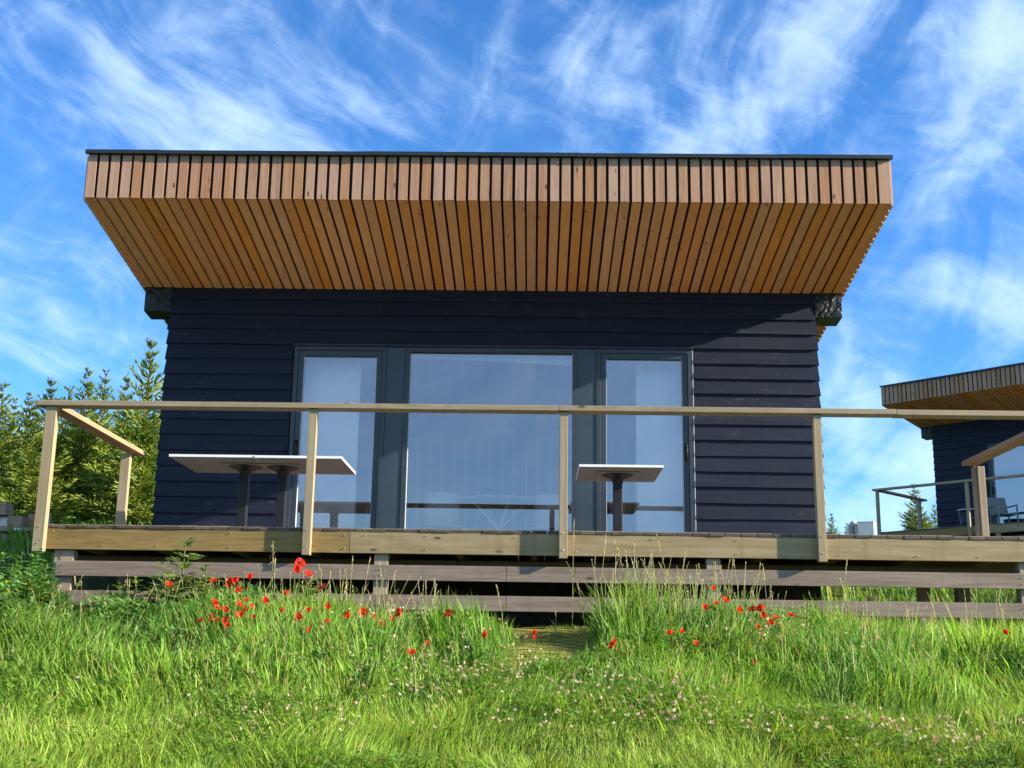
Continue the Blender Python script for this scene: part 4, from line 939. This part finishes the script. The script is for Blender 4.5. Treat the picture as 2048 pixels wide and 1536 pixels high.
# ------------------------------------------------------------------ tall seed stalks
cnt = {}
STALKS.sort()
def stalk_region(x):
    if x < -1.0: return 'tall pale grass stalk, %s from the left of those left of the second support post'
    if x < .3: return 'tall pale grass stalk, %s from the left of those before the middle skirting boards'
    if x < 1.4: return 'tall seeding grass stalk, %s from the left in the tall tuft right of the path'
    return 'tall pale grass stalk, %s from the left of those right of the tall tuft'
for (x, y, z) in STALKS:
    k = stalk_region(x); cnt[k] = cnt.get(k, 0)+1
    z0 = float(zg(x, y)); H = z-z0; lx = rp.uniform(-.16, .10)*H; ly = rp.uniform(-.05, .05)*H
    t = thing('grass_stalk', k % ORD[cnt[k]-1], 'grass stalk', (x-lx, y-ly, z0-.02), 0, 'tall grass stalks')
    P = [np.array([lx*f**1.7, ly*f**1.7, H*(f-.06*f*f)+.02]) for f in np.linspace(0, 1, 8)]
    v, q, tn = ribbon_tube(P, [.0024, .0022, .002, .0018, .0017, .0015, .0014, .0012], np.array([.34, .34, .14]), 4)
    link('stem', quick_mesh('stem', np.array(v), [], np.array(q), np.array(tn), M['straw']), t)
    V, Q, T = [], [], []
    loose = rp.random() < .45
    for s in range(34 if loose else 26):
        f = .80 + .21*s/26 if not loose else .74+.27*s/34
        f = min(f, 1.02); p = np.array([lx*f**1.7, ly*f**1.7, H*(f-.06*f*f)+.02]); a = rp.uniform(0, 6.28)
        o_ = np.array([math.cos(a), math.sin(a), .4])*(.004 if not loose else rp.uniform(.004, .028)*(1.1-(f-.74)*3)); d_ = np.array([o_[0]*.4, o_[1]*.4, 1.])+np.array([lx/H, ly/H, 0]); d_ /= np.linalg.norm(d_)
        u = np.array([math.cos(a+1.57), math.sin(a+1.57), 0])*.0026; L = .016; i = len(V)
        p = p+o_; tone = np.array([.50, .44, .24])*rp.uniform(.7, 1.15)
        V += [p, p+d_*L*.5+u, p+d_*L, p+d_*L*.5-u]; Q.append((i, i+1, i+2, i+3)); T += [tone]*4
    link('seed_head', quick_mesh('seed_head', np.array(V), [], np.array(Q), np.array(T), M['straw']), t)
    V, Q, T = [], [], []
    for s in range(3):
        f = rp.uniform(.15, .55); p = np.array([lx*f**1.7, ly*f**1.7, H*f]); a = rp.uniform(0, 6.28); L = rp.uniform(.10, .2)
        d_ = np.array([math.cos(a), math.sin(a), 0]); u = np.array([-d_[1], d_[0], 0])*.003; i = len(V)
        V += [p-u, p+u, p+d_*L*.4+np.array([0, 0, L*.6])+u, p+d_*L*.4+np.array([0, 0, L*.6])-u, p+d_*L*.9+np.array([0, 0, L*.55])]; Q += [(i, i+1, i+2, i+3), (i+3, i+2, i+4, i+4)]; T += [np.array([.13, .2, .04])]*5
    tri = [q_[:3] for q_ in Q if q_[2] == q_[3] or q_[3] == q_[2] or len(set(q_)) == 3]; Q = [q_ for q_ in Q if len(set(q_)) == 4]
    link('leaves', quick_mesh('leaves', np.array(V), np.array(tri), np.array(Q), np.array(T), M['leaf']), t)

# ------------------------------------------------------------------ leafy weeds
def weed_meshes(seed, bushy, tone0):
    """unit-height leafy plant"""
    r = np.random.RandomState(seed); V, Q, T = [], [], []
    sv, sq, st = [], [], []
    nst = 3 if bushy else 2
    for b_ in range(nst):
        a = r.uniform(0, 6.28); sp = r.uniform(.04, .22)*(b_ > 0); top = 1. if b_ == 0 else r.uniform(.6, .88)
        P = [np.array([math.cos(a)*sp*f**.7, math.sin(a)*sp*f**.7, top*f]) for f in np.linspace(0, 1, 7)]
        v, q, tn = ribbon_tube(P, [.009, .008, .008, .007, .006, .005, .003], np.array([.13, .16, .06])); o = len(sv)
        sv += v; sq += [tuple(k+o for k in z_) for z_ in q]; st += tn
        nl = 52 if bushy else 34
        for s in range(nl):
            f = (s+1)/nl; f = f**.85; j = min(5, int(f*6)); p = P[j]+(P[j+1]-P[j])*(f*6-j) if j < 6 else P[6]
            an = s*2.4 + r.uniform(-.4, .4); L = (.24*(1-f)**.55+.05)*r.uniform(.7, 1.2); el_ = r.uniform(.0, .75)
            tone = tone0*r.uniform(.65, 1.45)
            for lob in (-.75, -.35, 0, .35, .75):             # lobed leaf: five narrow fingers
                bb = an+lob; ll = L*(1-.45*abs(lob))
                st0 = p + np.array([math.cos(an), math.sin(an), math.sin(el_)])*L*.18
                d = np.array([math.cos(bb)*math.cos(el_), math.sin(bb)*math.cos(el_), math.sin(el_)-.25*r.rand()]); n_ = np.array([-math.sin(bb), math.cos(bb), r.uniform(-.5, .5)])*ll*.16
                i = len(V); V += [st0, st0+d*ll*.5+n_, st0+d*ll, st0+d*ll*.5-n_]; Q.append((i, i+1, i+2, i+3)); T += [tone]*4
    return (quick_mesh('stem', np.array(sv), [], np.array(sq), np.array(st), M['straw']), quick_mesh('leaves', np.array(V), [], np.array(Q), np.array(T), M['leaf']))
GR = np.array([.085, .19, .045]); YG = np.array([.21, .31, .05]); SV = np.array([.18, .26, .10])
WM = [weed_meshes(1, True, GR*1.25), weed_meshes(2, True, GR*1.45), weed_meshes(3, False, SV), weed_meshes(4, False, YG)]
cnt = {}
order = sorted(range(len(WEEDS)), key=lambda i: WEEDS[i][0])
for i in order:
    x, y, z = WEEDS[i]; left = x < -3.35
    k = 'dark green leafy weed, %s from the left in the thicket at the deck corner' if left else 'pale green leafy weed, %s from the left among those before the left skirting boards'
    cnt[k] = cnt.get(k, 0)+1
    z0 = float(zg(x, y)); t = thing('leafy_weed', k % ORD[cnt[k]-1], 'weed', (x, y, z0-.02), rp.uniform(0, 6.28), 'weeds in the corner thicket' if left else 'weeds before the skirting')
    H = z-z0; w = min(H, .62)*(1.0 if left else 1.45); sm, lm = WM[rp.randrange(2)] if left else WM[2+rp.randrange(2)]
    t.scale = (w, w, H); link('stem', sm, t); link('leaves', lm, t)
def filler():
    # low broad undergrowth that fills the left corner between the taller weeds
    V, Q, T = [], [], []
    for (x0, x1, y0, y1, n, hh, tn) in ((-5.2, -3.45, -4.4, -3.0, 5200, .40, GR*1.35), (-5.0, -3.0, -5.4, -4.2, 3800, .22, YG*.8), (-3.4, -1.9, -4.1, -3.1, 3600, .15, YG*.85), (-2.3, -1.0, -3.7, -3.1, 900, .20, GR*1.2), (-3.0, -1.9, -4.0, -3.3, 3400, .28, GR*1.5), (-4.6, -2.6, -5.6, -4.0, 2600, .26, GR*1.3),
            (-2.6, -.6, -5.4, -4.0, 1500, .20, GR*1.2), (.7, 2.6, -4.2, -3.3, 1300, .26, GR*1.25), (.6, 3.6, -6.4, -4.3, 1500, .16, YG*.9), (-1.5, 1.2, -6.6, -5.0, 2400, .11, YG*.85), (-3.2, -1.2, -6.8, -5.6, 1900, .10, YG*.8)):
        for _ in range(n):
            x, y = rg.uniform(x0, x1), rg.uniform(y0, y1)
            if vnoise(x+60, y+20, 2.4) < .42 and n < 2800 or pathmask(x, y) > .4: continue
            h = hh*(.5+vnoise(x, y, 1.8))*rg.uniform(.1, 1.)
            p = np.array([x, y, float(zg(x, y))+h]); a = rg.uniform(0, 6.28); e = rg.uniform(-.2, .9); L = rg.uniform(.03, .075)*(1. if hh > .19 else .5)
            d = np.array([math.cos(a)*math.cos(e), math.sin(a)*math.cos(e), math.sin(e)]); n_ = np.array([-math.sin(a), math.cos(a), rg.uniform(-.6, .6)])*L*.24; i = len(V)
            V += [p, p+d*L*.45+n_, p+d*L, p+d*L*.45-n_]; Q.append((i, i+1, i+2, i+3)); T += [tn*rg.uniform(.6, 1.5)]*4
    o = link('undergrowth', quick_mesh('undergrowth', np.array(V), [], np.array(Q), np.array(T), M['leaf'])); tag(o, 'low broad-leaved undergrowth around the weeds left of the path', 'undergrowth', kind='stuff')
    V, F, T = [], [], []
    for _ in range(26):
        x, y = rg.uniform(-4.1, -3.3), rg.uniform(-4.2, -3.5); z = float(zg(x, y))+rg.uniform(.22, .45)
        head_cluster(V, F, T, np.array([x, y, z]), rg.uniform(.010, .016), np.array([.65, .45, .02]))
        i = len(V); q = np.array([.0014, 0, 0]); V.extend([np.array([x, y, float(zg(x, y))])-q, np.array([x, y, float(zg(x, y))])+q, np.array([x, y, z])+q, np.array([x, y, z])-q]); F.append((i, i+1, i+2, i+3)); T.extend([np.array([.1, .17, .04])]*4)
    o = link('yellow_flowers', quick_mesh('yellow_flowers', np.array(V), [], np.array(F), np.array(T), M['straw'])); tag(o, 'tiny yellow wildflowers scattered low at the left edge', 'wildflowers', kind='stuff')
filler()
